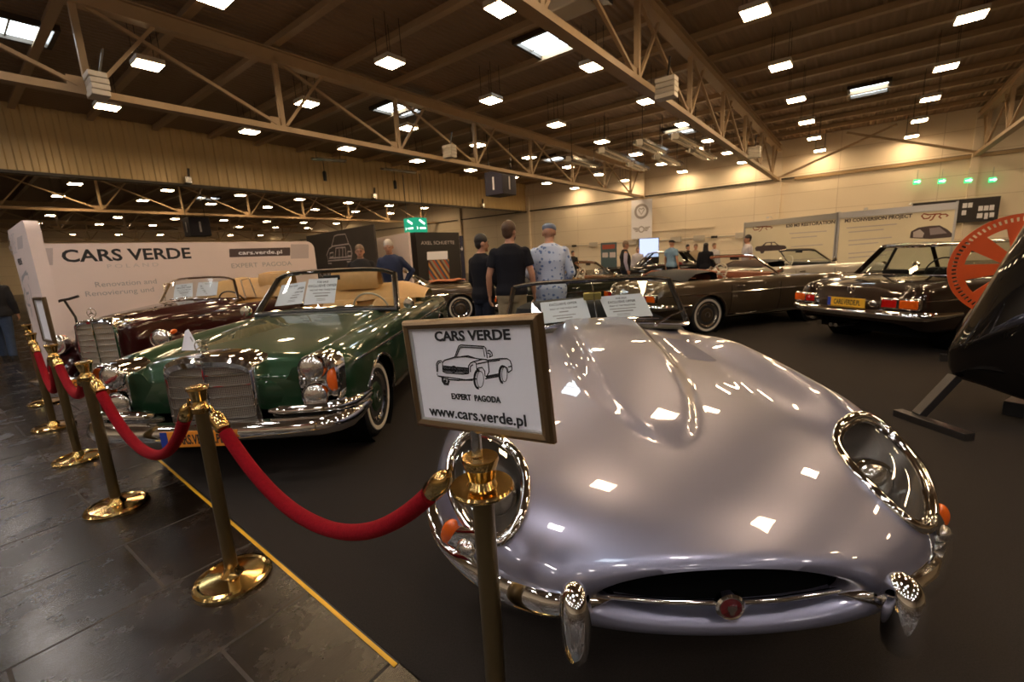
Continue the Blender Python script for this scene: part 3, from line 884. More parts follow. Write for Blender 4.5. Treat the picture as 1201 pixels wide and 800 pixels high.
M['grille_mesh'] = mesh_material('grille_mesh', (.13, .11, .09, 1), (.42, .38, .32, 1), .012, .012)
M['grille_grey'] = mesh_material('grille_grey', (.42, .37, .30, 1), (.55, .49, .41, 1), .02, .2)
def arch_outline(hw, z0, z1, zs, n=10, e=2.6):
    """closed outline: straight sides to zs, then a crowned top at z1"""
    o = [(-hw, z0), (-hw, zs)]
    for i in range(1, n*2):
        a = pi-pi*i/(2*n)
        o.append((hw*(abs(cos(a))**(2/e))*(1 if cos(a) > 0 else -1), zs+(z1-zs)*abs(sin(a))**(2/e)))
    o += [(hw, zs), (hw, z0)]
    return o
def upright_grille(root, hw, z0, z1, zs, s0, depth, bars, mesh_mat, bow=.05, vbar=True, star_r=.04, badge=True):
    yy = lambda x: s0+bow*(x/hw)**2
    out = arch_outline(hw, z0, z1, zs)
    def ring(k, kz, dy): return [Vector((x*k, yy(x*k)+dy, z0+(z-z0)*kz)) for x, z in out]
    zt = (zs-z0+.35*(z1-zs))/(z1-z0)
    shell = MB().loft([ring(.90, zt, .015), ring(.91, zt, -.012), ring(.95, (1+zt)/2, -.022), ring(.985, .985, -.010), ring(1, 1, .02), ring(1, 1, depth*.6), ring(.97, 1.0, depth)], True, False, True)
    sh = shell.build('grille', 'chrome', root, 35)
    # face plate of mesh
    rows = []
    for i in range(13):
        x = hw*.905*(-1+2*i/12)
        rows.append([Vector((x, yy(x)+.012, z0+.005)), Vector((x, yy(x)+.012, z0+(z1-z0)*zt*(1-.05*(x/hw)**4)))])
    MB().loft(rows, False).build('grille_mesh', mesh_mat, sh, 0)
    for k in range(bars):
        z = z0+(z1-z0)*zt*(k+.12)/(bars-.1)
        if k == bars: break
        MB().tube([(x, yy(x)-.002, z) for x in np.linspace(-hw*.90, hw*.90, 11)], .0065, 6).build('grille_bar', 'chrome', sh)
    if vbar: MB().tube([(0, s0-.004, z0), (0, s0-.004, z0+(z1-z0)*zt)], .009, 6).build('grille_bar', 'chrome', sh)
    if badge: MB().lathe([(.022, 0), (.022, .008), (.015, .012), (.001, .012)], (0, s0-.026, z0+(z1-z0)*(zt+.40*(1-zt))), (0, -1, 0), 20).build('grille_badge', 'dull_chrome', sh)
    star(sh, (0, s0+.02, z1+star_r*1.5), star_r)
    return sh
def plate(root, c, w, h, face, mat, txt, tilt=0.0, name='number_plate'):
    """face -1: looks towards -y, +1: towards +y"""
    c = Vector(c)
    p = MB().box(c, (w, .008, h)).build(name, mat, root, 0, bevel=.003)
    X = Vector((-face, 0, 0))
    MB().box(c-X*(w/2-.025)+Vector((0, face*.005, 0)), (.045, .004, h*.96)).build('blue_band', 'plate_blue', p, 0)
    lettering(txt, h*.82, 'ink', p, c+X*.015+Vector((0, face*.0055, -h*.29)), X, (0, 0, 1), 'plate_lettering', 'CENTER', .0022, extr=.0004, xs=min(1.0, w*.78/(len(txt)*h*.82*.58)))
    return p

# ------------------------------------------------------------------ dark green cabriolet
green = thing('classic_car.001', 'dark green cabriolet with upright chrome grille, stacked round headlights and tan interior', 'car', (-2.07, 2.855, 0), radians(-2.2))
GT = dict(s=[.20, .24, .32, .5, .86, 1.3, 1.85, 2.4, 3.0, 3.6, 4.2, 4.6, 4.8],
          zh=[.765, .82, .865, .89, .925, .965, 1.00, .99, .985, .98, .945, .89, .72],
          zc=[.83, .875, .895, .908, .928, .945, .955, .95, .945, .94, .92, .88, .72],
          wc=[.72, .73, .74, .75, .76, .765, .77, .78, .78, .77, .74, .70, .62],
          w=[.86, .885, .905, .915, .922, .922, .92, .92, .92, .915, .89, .84, .74],
          zw=[.66]*13, zb=[.46, .38, .32, .28, .26, .26, .26, .26, .26, .26, .28, .32, .40], dip=.025)
gb, gside, gtop = car_body(green, GT, 'green', [(.86, .33, .375), (3.61, .33, .375)], (1.98, 3.35, .66, .8), lip='chrome')
# apron below the bonnet lip
MB().loft([[Vector((x, y+.05*(x/.6)**2, z)) for x in np.linspace(-.64, .64, 13)] for y, z in ((.22, .742), (.165, .730), (.135, .70), (.125, .62), (.13, .54), (.17, .48), (.25, .46))], False).build('front_apron', 'green', gb, 60)
upright_grille(green, .315, .385, .915, .80, .035, .24, 6, 'grille_mesh', .05, True, .042)
for sd in (1, -1):
    def se(k, kz, y, e=3.0, n=36):
        return [Vector((sd*(.735+.140*k*(abs(cos(a))**(2/e))*(1 if cos(a) > 0 else -1)), y+.05*((.735+.14*k*cos(a))-.6)**1, .685+.195*kz*(abs(sin(a))**(2/e))*(1 if sin(a) > 0 else -1))) for a in np.linspace(0, 2*pi, n+1)[:-1]]
    hb = MB().loft([se(1.0, 1.0, .34), se(1.0, 1.0, .13), se(.97, .97, .105), se(.90, .93, .098), se(.88, .91, .12), se(.86, .89, .15)], True, False, True).build('headlight', 'chrome', green, 40)
    for z, r in ((.785, .088), (.590, .086)):
        c = (sd*.698, .112, z); ax = (sd*.05, -1, .02)
        MB().lathe([(r, -.04), (r*1.06, .010), (r*1.0, .022), (r*.92, .016)], c, ax, 30, False).build('lamp_ring', 'chrome', hb)
        MB().lathe([(r*.93, .012), (r*.8, .022), (r*.45, .031), (.001, .034)], c, ax, 28).build('lamp_lens', 'reflector', hb)
    MB().ball((sd*.822, .134, .69), (.043, .035, .080), 16, 12).build('amber_lens', 'amber', hb)
# bumper
gp = [(x, -.03+.05*abs(x/.8)**3.2 if abs(x) < .8 else 0, .415) for x in np.linspace(-.78, .78, 21)]
arc = [(.86, .055, .418), (.915, .13, .423), (.945, .25, .43), (.952, .42, .437)]
path = [(-a, b_, c) for a, b_, c in arc[::-1]]+gp+arc
gbm = blade(path, bprof(.062, .05), 'bumper', 'chrome', green)
for sd in (1, -1):
    pt = [(sd*x, .04+.05*abs(x/.8)**3.2, .515) for x in np.linspace(.40, .78, 10)]+[(sd*a, b_+.05, .52) for a, b_, c in arc]
    if sd < 0: pt = pt[::-1]
    blade(pt, bprof(.036, .04), 'bumper_rail', 'chrome', gbm)
    blade([(p[0]*.985, p[1]+.05, .468) for p in pt], bprof(.03, .02), 'bumper_filler', 'dull_chrome', gbm)
plate(green, (-.02, -.105, .395), .48, .11, -1, 'plate_orange', 'CARS.VERDE.PL')
for sd in (1, -1):
    strip(gb, gside, .34, 4.4, .775, .80, sd, .022, 'side_moulding', 'chrome')
    strip(gb, gside, 1.30, 3.2, .30, .30, sd, .05, 'sill_moulding', 'chrome')
    for s in (.86, 3.61): wheel(green, sd*.775, s, .335, .335, .17, 'green', 'cap', True)
    MB().lathe([(.001, 0), (.05, .01), (.06, .04), (.05, .07), (.001, .075)], (sd*.90, 2.02, 1.02), (0, -1, 0), 18).build('door_mirror', 'chrome', green)
MB().box((0, 2.4, .30), (1.3, 4.0, .16)).build('underbody', 'void', green, 0)
tb = np.linspace(-1, 1, 17)
gbase = [Vector((.775*t, 1.83+.13*t*t, 1.012-.035*abs(t)**2)) for t in tb]
def rtop(hw, y0, dy, z0, dz, zc, n=17):
    out = []
    for t in np.linspace(-1, 1, n):
        out.append(Vector((hw*t, y0+dy*t*t, z0-dz*abs(t)**6-zc*t*t)))
    return out
gtopl = rtop(.675, 2.215, .10, 1.405, .060, .008, 25)
gbase = [Vector((.775*t, 1.83+.13*t*t, 1.012-.035*abs(t)**2)) for t in np.linspace(-1, 1, 25)]
gws = screen(green, gbase, gtopl, .034, 'screen_surround', bead=True)
MB().tube([b_+Vector((0, -.02, -.012)) for b_ in gbase], .024, 8).build('windscreen_seal', 'black', gws)
for x0, x1 in ((-.42, -.02), (-.02, .40)):
    MB().tube([(x0, 1.815, 1.02), ((x0+x1)/2, 1.80, 1.04), (x1, 1.82, 1.035)], [.008, .006, .004], 8).build('wiper', 'chrome', gws)
MB().box((0, 2.19, 1.33), (.19, .03, .055)).build('mirror', 'black', gws, bevel=.01)
MB().box((0, 1.70, .985), (.9, .10, .02)).build('cowl_vent', 'black', gb, 0, bevel=.006)
def cabin(root, hw, y0, y1, z, seat_m, dash_m, wheel_x, wheel_m, seat_y, wy, rear=True):
    MB().loft([[Vector((x, y, zz)) for x, y in ((-hw, y0), (hw, y0), (hw, y1), (-hw, y1))] for zz in (z, .32)], True, False, True).build('cabin_tub', seat_m, root, 0)
    MB().loft([[Vector((hw*t, y0+dy+.03*t*t, zz)) for t in np.linspace(-1, 1, 13)] for dy, zz in ((-.15, z-.01), (-.02, z+.03), (.08, z+.015), (.11, z-.07), (.08, z-.2))], False).build('dashboard', dash_m, root, 50)
    for x in (-.34, .34): seat(root, x, seat_y, .36, .52, seat_m, h=.52)
    steering(root, (wheel_x, wy, z-.02), .20, wheel_m, 25)
cabin(green, .64, 1.99, 3.34, .97, 'tan', 'wood', .36, 'ivory', 2.70, 2.34)
seat(green, 0, 3.12, .40, 1.2, 'tan', h=.5, name='rear_seat')
def folded_top(root, mat, y0, y1, hw, z0, hump, name='folded_top'):
    rows = []
    for i in range(17):
        a = -1+2*i/16; row = []
        for t in np.linspace(0, 1, 13):
            y = y0+(y1-y0)*t+.10*(1-a*a)*0
            zz = z0+hump*(sin(pi*t)**.7)*(1-.55*abs(a)**4)+.012*sin(9*a+6*t)
            row.append(Vector((hw*a*(1-.06*t), y-.10*a*a, zz)))
        rows.append(row)
    mb = MB().loft(rows, False)
    mb.loft([[Vector((p.x, p.y, z0-.10)) for p in r] for r in rows], False)
    o = mb.build(name, mat, root, 60)
    return o
ft = folded_top(green, 'tan', 3.30, 4.05, .80, .97, .22)
for x, w_ in ((-.20, .66),):
    MB().loft([[Vector((x+w_/2*a, 3.48+.05*cos(3*a)+dy, zz-.03*abs(a)**3)) for a in np.linspace(-1, 1, 9)] for dy, zz in ((-.05, 1.15), (-.09, 1.30), (-.03, 1.405), (.06, 1.41), (.12, 1.30), (.12, 1.15))], True, True, True).build('top_fold', 'tan', ft, 50)
GM = Matrix.Translation(green.location) @ Matrix.Rotation(radians(-2.2), 4, 'Z')
for lab, cs, ln in (('white sale notice inside the green cabriolet screen, beside its wiper end', ((-.62, 2.26, 1.27), (-.305, 2.21, 1.30), (-.32, 2.08, 1.065), (-.655, 2.12, 1.045)), NOTICE),
                    ('white sale notice in the middle of the green cabriolet screen', ((-.245, 2.16, 1.325), (.085, 2.15, 1.325), (.07, 2.02, 1.06), (-.275, 2.02, 1.055)), NOTICE)):
    paper(lab, [GM @ Vector(c) for c in cs], ln)

# ------------------------------------------------------------------ maroon pre-war style cabriolet
maroon = thing('classic_car.002', 'maroon cabriolet with tall narrow grey grille and separate rounded wings', 'car', (-4.50, 4.78, 0), radians(2))
maroon.scale = (.94,)*3
MT = dict(s=[.12, .3, .6, 1.0, 1.5, 1.8, 2.3, 3.0, 3.6, 4.0, 4.3], zh=[1.06, 1.10, 1.12, 1.135, 1.15, 1.15, 1.10, 1.08, 1.04, .94, .74],
          zc=[1.0, 1.03, 1.045, 1.05, 1.05, 1.05, 1.04, 1.03, .99, .90, .70], wc=[.30, .33, .40, .48, .56, .60, .66, .68, .64, .56, .46],
          w=[.36, .40, .48, .58, .68, .72, .78, .80, .76, .68, .56], zw=[.8]*11, zb=[.42]+[.34]*9+[.45], dip=.0)
mb_, mside, mtop = car_body(maroon, MT, 'maroon', [], (1.95, 3.2, .56, .85))
upright_grille(maroon, .225, .43, 1.09, 1.02, -.02, .30, 9, 'grille_grey', .03, True, .05, False)
for sd in (1, -1):
    rows = []
    for i, t in enumerate(np.linspace(0, 1, 26)):
        y = .02+1.75*t
        ztop = .42+.40*sin(pi*min(1, .12+t*.80))**.8 if t < .9 else 0
        ztop = pchip([0, .08, .22, .4, .6, .8, 1], [.46, .66, .80, .82, .72, .52, .36])(t)
        hw = pchip([0, .1, .3, .6, 1], [.10, .17, .21, .20, .14])(t)
        cx_ = .63+.03*t
        rows.append([Vector((sd*(cx_+hw*cos(a)), y, ztop-.16+.16*max(0, sin(a))**.8 if sin(a) > 0 else ztop-.16+.24*sin(a)*.6)) for a in np.linspace(-.5, pi+.5, 21)])
    wg = MB().loft(rows, False).build('front_wing', 'maroon', maroon, 60)
    hl = MB().lathe([(.02, -.20), (.07, -.15), (.105, -.06), (.118, 0), (.112, .012), (.10, .010)], (sd*.60, .14, .80), (0, -1, .0), 28).build('headlight', 'chrome', maroon)
    MB().lathe([(.103, .006), (.08, .022), (.04, .032), (.001, .035)], (sd*.60, .14, .80), (0, -1, 0), 24).build('lamp_lens', 'reflector', hl)
    MB().ball((sd*.66, .30, .865), (.028, .05, .028), 12, 8).build('amber_lens', 'amber', wg)
    rows = []
    for t in np.linspace(0, 1, 20):
        y = 2.75+1.45*t; zt = pchip([0, .15, .4, .7, 1], [.40, .70, .86, .74, .42])(t)
        rows.append([Vector((sd*(.68+.19*cos(a)), y, zt-.18+(.18 if sin(a) > 0 else .10)*sin(a))) for a in np.linspace(-.5, pi+.5, 17)])
    MB().loft(rows, False).build('rear_wing', 'maroon', maroon, 60)
    MB().box((sd*.70, 2.0, .36), (.24, 1.5, .05)).build('running_board', 'maroon', maroon, 0, bevel=.01)
    for s in (.72, 3.45): wheel(maroon, sd*.66, s, .33, .33, .16, 'maroon', 'cap', False)
    strip(mb_, mside, .35, 1.9, .98, 1.0, sd, .014, 'bonnet_moulding', 'chrome')
blade([(x, -.16+.10*abs(x/.8)**2.5, .42) for x in np.linspace(-.80, .80, 23)], bprof(.055, .04), 'bumper', 'chrome', maroon)
for x in (-.42, .42): MB().ball((x, -.20, .45), (.03, .05, .10), 14, 10).build('overrider', 'chrome', maroon)
plate(maroon, (-.02, -.215, .39), .48, .11, -1, 'plate_orange', 'CARS.VERDE.PL')
MB().box((0, 2.1, .36), (1.0, 3.8, .16)).build('underbody', 'void', maroon, 0)
mbase = [Vector((.60*t, 1.80+.10*t*t, 1.155-.03*t*t)) for t in tb]
mtopl = rtop(.50, 1.99, .05, 1.475, .05, .015)
mws = screen(maroon, mbase, mtopl, .021, 'chrome')
for sd in (1, -1):
    MB().tube([(sd*.63, 2.05, 1.10), (sd*.60, 2.05, 1.40), (sd*.60, 2.3, 1.42), (sd*.66, 2.32, 1.10)], .010, 8).build('quarter_light_frame', 'chrome', maroon)
for x0, x1 in ((-.36, -.05), (.0, .33)): MB().tube([(x0, 1.78, 1.17), (x1, 1.80, 1.20)], [.008, .004], 8).build('wiper', 'chrome', mws)
cabin(maroon, .55, 1.96, 3.18, 1.07, 'tan', 'wood', .30, 'black', 2.6, 2.25)
mft = folded_top(maroon, 'tan', 3.05, 3.75, .76, 1.06, .36)
MB().loft([[Vector((.62+.30*a, 3.25+.05*cos(3*a)+dy, zz-.03*abs(a)**3)) for a in np.linspace(-1, 1, 9)] for dy, zz in ((-.05, 1.2), (-.09, 1.38), (-.03, 1.50), (.06, 1.51), (.12, 1.38), (.12, 1.2))], True, True, True).build('top_fold', 'tan', mft, 50)
MMX = Matrix.Translation(maroon.location) @ Matrix.Rotation(radians(2), 4, 'Z') @ Matrix.Scale(.94, 4)
for lab, cs in (('white sale notice inside the maroon cabriolet screen, nearer the big pale banner logo', ((-.42, 2.04, 1.385), (-.13, 2.02, 1.40), (-.13, 1.96, 1.19), (-.44, 1.98, 1.18))),
                ('white sale notice inside the maroon cabriolet screen, beside its dark steering wheel', ((-.04, 2.02, 1.405), (.26, 2.03, 1.40), (.24, 1.96, 1.19), (-.08, 1.96, 1.19)))):
    paper(lab, [MMX @ Vector(c) for c in cs], NOTICE)
# paper card standing by the green car's star
c0 = GM @ Vector((-.19, .16, .93))
paper('small white picture card standing beside the star on the green cabriolet grille', [c0+Vector(q) for q in ((-.02, .05, .135), (.010, .045, .150), (.085, .02, .0), (-.07, .05, .0))], [('#.3', .25, .5)], 'picture_card', 'card')
bpy.context.view_layer.update()
# ------------------------------------------------------------------ small two-seaters with concave roofs
PT = dict(s=[.14, .2, .3, .5, .83, 1.3, 1.6, 2.3, 2.9, 3.4, 3.8, 4.1, 4.24],
          zh=[.70, .78, .82, .85, .875, .90, .92, .92, .92, .905, .88, .83, .68], zc=[.78, .835, .86, .87, .88, .89, .90, .90, .905, .905, .89, .85, .70],
          wc=[.66, .68, .69, .70, .71, .72, .73, .74, .74, .73, .71, .69, .64], w=[.81, .84, .86, .872, .88, .88, .88, .88, .88, .875, .86, .83, .77],
          zw=[.60]*13, zb=[.42, .34, .29, .27, .26, .25, .25, .25, .25, .26, .28, .33, .40], dip=.018)
def two_seater(name, label, tail, psi, pm, seat_m, trim_m, hardtop=False, plate_txt=None, top_up=True, screen_tint='glass'):
    L = 4.285
    fwd = Vector((-sin(psi), cos(psi), 0))
    nose = Vector((tail[0], tail[1], 0))+fwd*L
    root = thing(name, label, 'car', nose, psi+pi)
    ck = (1.60, 3.10, .66, .78)
    body, side, topz = car_body(root, PT, pm, [(.83, .315, .355), (3.23, .315, .355)], ck)
    for sd in (1, -1):
        for s in (.83, 3.23): wheel(root, sd*.745, s, .318, .318, .165, pm, 'cap', True)
        strip(body, side, .22, 4.15, .665, .69, sd, .018, 'side_moulding', 'chrome')
        strip(body, side, 1.22, 2.84, .29, .29, sd, .06, 'sill_moulding', 'chrome')
        p = side(2.62, .77, sd); MB().box(p+Vector((sd*.018, 0, 0)), (.02, .16, .022)).build('door_handle', 'chrome', body, bevel=.006)
        dl = MB()
        for y in (1.72, 2.78): dl.tube([side(y+.03*(1-t), .30+.56*t, sd)+Vector((sd*.001, 0, 0)) for t in np.linspace(0, 1, 8)], .0035, 5)
        dl.build('door_gap', 'void', body)
        hl = MB().ball((sd*.69, .13, .68), (.115, .10, .19), 18, 12).build('headlight', 'chrome', root)
        MB().ball((sd*.69, .105, .69), (.095, .10, .165), 18, 12).build('lamp_lens', 'reflector', hl)
        # tail lamp
        y = 4.268
        tl = MB().box((sd*.62, y-.01, .655), (.40, .07, .135), mat=Matrix.Rotation(-sd*.16, 3, 'Z')).build('tail_lamp', 'chrome', root, bevel=.015)
        MB().box((sd*.52, y+.018, .655), (.17, .05, .105), mat=Matrix.Rotation(-sd*.16, 3, 'Z')).build('red_lens', 'redlens', tl, bevel=.012)
        MB().box((sd*.715, y-.012, .655), (.19, .06, .105), mat=Matrix.Rotation(-sd*.16, 3, 'Z')).build('amber_lens', 'amber', tl, bevel=.012)
        MB().lathe([(.001, 0), (.045, .008), (.055, .03), (.045, .055), (.001, .06)], (sd*.84, 1.75, .98), (0, -1, 0), 16).build('door_mirror', 'chrome', root)
    pth = [(-.87, 3.6, .51), (-.89, 3.95, .515), (-.86, 4.20, .52)]+[(x, 4.33-.05*(x/.8)**2, .52) for x in np.linspace(-.76, .76, 15)]+[(.86, 4.20, .52), (.89, 3.95, .515), (.87, 3.6, .51)]
    blade(pth[::-1], bprof(.055, .045), 'bumper', 'chrome', root)
    pth = [(-.88, .55, .45), (-.88, .22, .45)]+[(x, -.02+.07*(x/.8)**2, .45) for x in np.linspace(-.78, .78, 15)]+[(.88, .22, .45), (.88, .55, .45)]
    blade(pth, bprof(.055, .045), 'bumper', 'chrome', root)
    g = MB().loft([[Vector((.36*k*cos(a), .085+dy, .60+.125*k*sin(a))) for a in np.linspace(0, 2*pi, 33)[:-1]] for k, dy in ((1.05, .10), (1.05, -.01), (.95, -.02), (.9, .02))], True, False, True).build('grille', 'chrome', root)
    star(g, (0, .055, .60), .09, 'grille_star', False)
    MB().box((0, 2.15, .28), (1.3, 3.5, .14)).build('underbody', 'void', root, 0)
    for x in (.10, .17): MB().tube([(x, 3.8, .30), (x, 4.33, .31)], .028, 12).build('exhaust_pipe', 'chrome', root)
    if plate_txt: plate(root, (0, 4.315, .635), .50, .115, 1, 'plate_yellow', plate_txt)
    MB().lathe([(.045, 0), (.045, .02), (.03, .03), (.001, .03)], (-.33, 4.28, .64), (0, 1, 0), 18).build('reverse_lamp', 'chrome', root)
    sb = star(root, (0, 4.24, .80), .05, 'boot_badge', False); sb.rotation_euler = (0, 0, 0)
    tb_ = np.linspace(-1, 1, 13)
    base = [Vector((.70*t, 1.42+.20*t*t, .935-.012*t*t)) for t in tb_]
    topl = [Vector((.53*t, 1.95+.06*t*t, 1.265-.02*abs(t)**6)) for t in tb_]
    MB().loft([[Vector((x, y, zz)) for x, y in ((-.64, 1.61), (.64, 1.61), (.64, 3.09), (-.64, 3.09))] for zz in (.885, .33)], True, False, True).build('cabin_tub', seat_m, root, 0)
    MB().loft([[Vector((.66*t, 1.58+dy+.05*t*t, zz)) for t in np.linspace(-1, 1, 11)] for dy, zz in ((-.12, .90), (.0, .945), (.12, .93), (.14, .84), (.10, .70))], False).build('dashboard', trim_m, root, 50)
    for x in (-.33, .33): seat(root, x, 2.45, .36, .50, seat_m, h=.50)
    steering(root, (.34, 1.98, .92), .20, 'ivory' if not hardtop else 'black', 25)
    MB().box((0, 1.93, 1.20), (.2, .03, .05)).build('mirror', 'black', root, bevel=.008)
    if not hardtop:
        w_ = screen(root, base, topl, .020, 'chrome', screen_tint)
        MB().tube([p+Vector((0, .005, -.022)) for p in topl], .022, 8).build('sun_visor', trim_m, w_)
        c_ = MB().loft([[Vector((.68*t*k, y, z-.03*abs(t)**4)) for t in np.linspace(-1, 1, 13)] for y, z, k in ((2.92, .90, 1), (2.94, 1.03, .99), (3.05, 1.06, .98), (3.35, 1.04, .97), (3.50, .96, .98), (3.54, .90, 1))], False).build('soft_top_cover', 'black_leather', root, 50)
        MB().tube([Vector((.68*t, 2.94, 1.045-.03*abs(t)**4)) for t in np.linspace(-1, 1, 13)]+[Vector((.66, 3.3, 1.03)), Vector((.66, 3.52, .95))], .016, 8).build('cover_piping', trim_m, c_)
    else:
        B = [(0, 1.42, .935), (.35, 1.46, .935), (.62, 1.57, .925), (.70, 1.72, .92), (.72, 2.2, .92), (.72, 2.62, .925), (.70, 3.05, .93), (.60, 3.36, .945), (.3, 3.46, .95)]
        Tt = [(0, 1.95, 1.312), (.28, 1.96, 1.315), (.49, 2.0, 1.322), (.545, 2.12, 1.33), (.555, 2.35, 1.33), (.555, 2.62, 1.33), (.535, 2.95, 1.325), (.46, 3.06, 1.318), (.22, 3.11, 1.308)]
        full_ = lambda L_: [Vector(p) for p in L_]+[Vector((0, 3.48 if L_ is B else 3.12, .952 if L_ is B else 1.305))]+[Vector((-p[0], p[1], p[2])) for p in L_[:0:-1]]
        Bc, Tc = full_(B), full_(Tt)
        gl = MB().loft([[a.lerp(b, t)+Vector((a.x, a.y-2.4, 0)).normalized()*.02*sin(pi*t) for a, b in zip(Bc, Tc)] for t in (0, .25, .5, .75, 1)], True).build('window_glass', 'glass', root, 60)
        rf = []
        cen = Vector((0, 2.53, 1.325))
        for k, dz in ((1.02, -.012), (1.03, .012), (.96, .026), (.75, .018), (.5, .008), (.25, .002), (.01, 0)):
            rf.append([Vector((p.x*k, cen.y+(p.y-cen.y)*k, p.z+dz)) for p in Tc])
        hr = MB().loft(rf, True, True, True).build('hardtop', pm, root, 50)
        MB().tube([Vector((p.x*1.03, cen.y+(p.y-cen.y)*1.03, p.z-.004)) for p in Tc], .010, 6, closed=True).build('drip_rail', 'chrome', hr)
        for i in (2, 5, 7):
            for sx_ in (1, -1):
                a, b = Vector(B[i]), Vector(Tt[i]); a.x *= sx_; b.x *= sx_
                if i == 7: MB().loft([[a.lerp(b, t)+Vector((sx_*q*.02, q2, 0)) for q, q2 in ((1, -.10), (1, 0), (.2, .05), (-.6, .02), (-.6, -.08))] for t in (0, .5, 1)], True, True, True).build('roof_pillar', pm, hr, 40)
                else: MB().tube([a, b], .020 if i == 5 else .028, 8).build('roof_pillar', pm if i != 5 else 'black', hr)
        MB().tube([p*1.0+Vector((0, 0, -.004)) for p in Bc], .009, 6, closed=True).build('waist_trim', 'chrome', hr)
    return root
two_seater('classic_car.003', 'grey-brown open two-seater with red-brown seats behind the silver-blue roadster', (2.06, 7.86), radians(-73), 'brown', 'redbrown', 'redbrown')
two_seater('classic_car.004', 'dark brown hardtop coupe showing its tail lamps and yellow number plate', (4.50, 5.87), radians(-74.3), 'dark_brown', 'black_leather', 'black_leather', True, 'CARS.VERDE.PL')
pA = at_z(531, 378, 0)
two_seater('classic_car.005', 'olive-grey open two-seater with a rust-red cloth on its bonnet behind the three standing men', (pA.x-3.45*sin(radians(75)), pA.y-3.45*cos(radians(75))+.75), radians(-75), 'brown', 'tan', 'tan')
pB = at_z(727, 324, .95)
two_seater('classic_car.006', 'dark open two-seater with tan seats partly hidden by the silver-blue roadster screen', (pB.x-2.75*sin(radians(75))-.1, pB.y-2.75*cos(radians(75))+1.0), radians(-75), 'dark_olive', 'tan', 'wood')
pC = at_y(770, 301, 15.0)
two_seater('classic_car.007', 'black closed coupe with red interior standing beyond the grey-brown two-seater', (pC.x+2.3, pC.y+.3), radians(80), 'carblack', plain('red_leather', (.35, .02, .02, 1), .5), 'black_leather', True)
pD = at_y(943, 312, 11.6)
two_seater('classic_car.008', 'cream open two-seater with dark screen frame in front of the long printed display walls', (pD.x-2.6, pD.y-.6), radians(-80), 'carwhite', 'black_leather', 'black')
# rust-red cloth on the bonnet
co = bpy.data.objects['classic_car.005']; bpy.context.view_layer.update()
rows = []
for i in range(9):
    row = []
    for j in range(15):
        x, y = -.1+.95*i/8, .55+.85*j/14
        row.append(co.matrix_world @ Vector((x, y, .952+.012*sin(4*y*3+i)+.008*sin(i*2.1)-(.06*((x-.72)/.13) if x > .72 else 0))))
    rows.append(row)
mbx = MB().loft(rows, False); mbx.loft([[p-Vector((0, 0, .012)) for p in r] for r in rows], False)
tag(mbx.build('cover_cloth', plain('rust_cloth', (.42, .13, .05, 1), .85, noise=.2, nscale=12), None, 60), 'rust-red cloth laid over the bonnet of the olive-grey two-seater', 'cloth')

# ------------------------------------------------------------------ black shell on a rotisserie
SP = Vector((3.42, 3.40, 0)); sn_ = Vector((.75, .66, 0)).normalized()
def sp(px, py): return on_plane(px, py, SP, sn_)
poly = [(1111, 424), (1111, 412), (1117, 400), (1140, 364), (1171, 313), (1202, 262), (1250, 180), (1268, 168), (1300, 172), (1372, 215), (1396, 260), (1392, 420), (1372, 480), (1340, 498), (1270, 488), (1200, 470), (1150, 453), (1120, 443), (1113, 434)]
pw = [sp(*p) for p in poly]
cen = sum(pw, Vector())/len(pw)
pw = catmull(pw, 4, True)
rgs = []
for k, d in ((.02, -.20), (.3, -.19), (.6, -.16), (.8, -.115), (.92, -.06), (.975, -.025), (1.0, .03), (1.0, .25), (.98, .42), (.9, .52), (.7, .58)):
    rgs.append([cen+(p-cen)*k+sn_*d for p in pw])
shell = thing('car_shell', 'glossy black car body shell tilted over on the orange rotisserie at the carpet edge', 'car body', (cen.x, cen.y, 0))
inv = Matrix.Translation(-Vector((cen.x, cen.y, 0)))
MB().loft([[inv @ p for p in r] for r in rgs], True, True, True).build('body', 'carblack', shell, 60)
sm = [inv @ (sp(x, y)-sn_*dd) for x, y, dd in ((1113, 412, .03), (1130, 415, .085), (1160, 423, .12), (1200, 434, .145), (1250, 448, .16), (1320, 468, .15))]
MB().tube(sm, .004, 6).build('panel_gap', 'void', shell)
rot = thing('car_rotisserie', 'orange toothed wheel and black steel feet of a car rotisserie', 'rotisserie', (4.9, 4.3, 0))
ri = Matrix.Translation(-Vector((4.9, 4.3, 0)))
wc_ = EYE+ray(1196, 313)*4.62
wn = (Vector((.62, .78, 0))).normalized(); wx = Vector((wn.y, -wn.x, 0)); wz = Vector((0, 0, 1))
R0 = .545
wp = lambda r, a, d=0: ri @ (wc_+(wx*cos(a)+wz*sin(a))*r+wn*d)
mb = MB()
n = 72
ring_o = [[wp(r, 2*pi*i/n, d) for i in range(n)] for r, d in ((R0, -.012), (R0, .012), (R0-.035, .012), (R0-.035, -.012))]
mb.loft(ring_o, True, wrap=True)
ring_o = [[wp(r, 2*pi*i/n, d) for i in range(n)] for r, d in ((R0-.075, -.012), (R0-.075, .012), (R0-.13, .012), (R0-.13, -.012))]
mb.loft(ring_o, True, wrap=True)
for i in range(n):
    a = 2*pi*i/n; q = .022
    mb.loft([[wp(R0-.03, a-q, d), wp(R0-.03, a+q, d), wp(R0-.08, a+q*1.1, d), wp(R0-.08, a-q*1.1, d)] for d in (-.012, .012)], True, True, True)
for i in range(8):
    a = 2*pi*i/8+.12
    mb.loft([[wp(.09, a-.55, d), wp(.09, a+.55, d), wp(R0-.12, a+.20, d), wp(R0-.12, a-.20, d)] for d in (-.011, .011)], True, True, True)
mb.loft([[wp(r, 2*pi*i/24, d) for i in range(24)] for r, d in ((.01, -.02), (.13, -.02), (.13, .02), (.01, .02))], True, True, True)
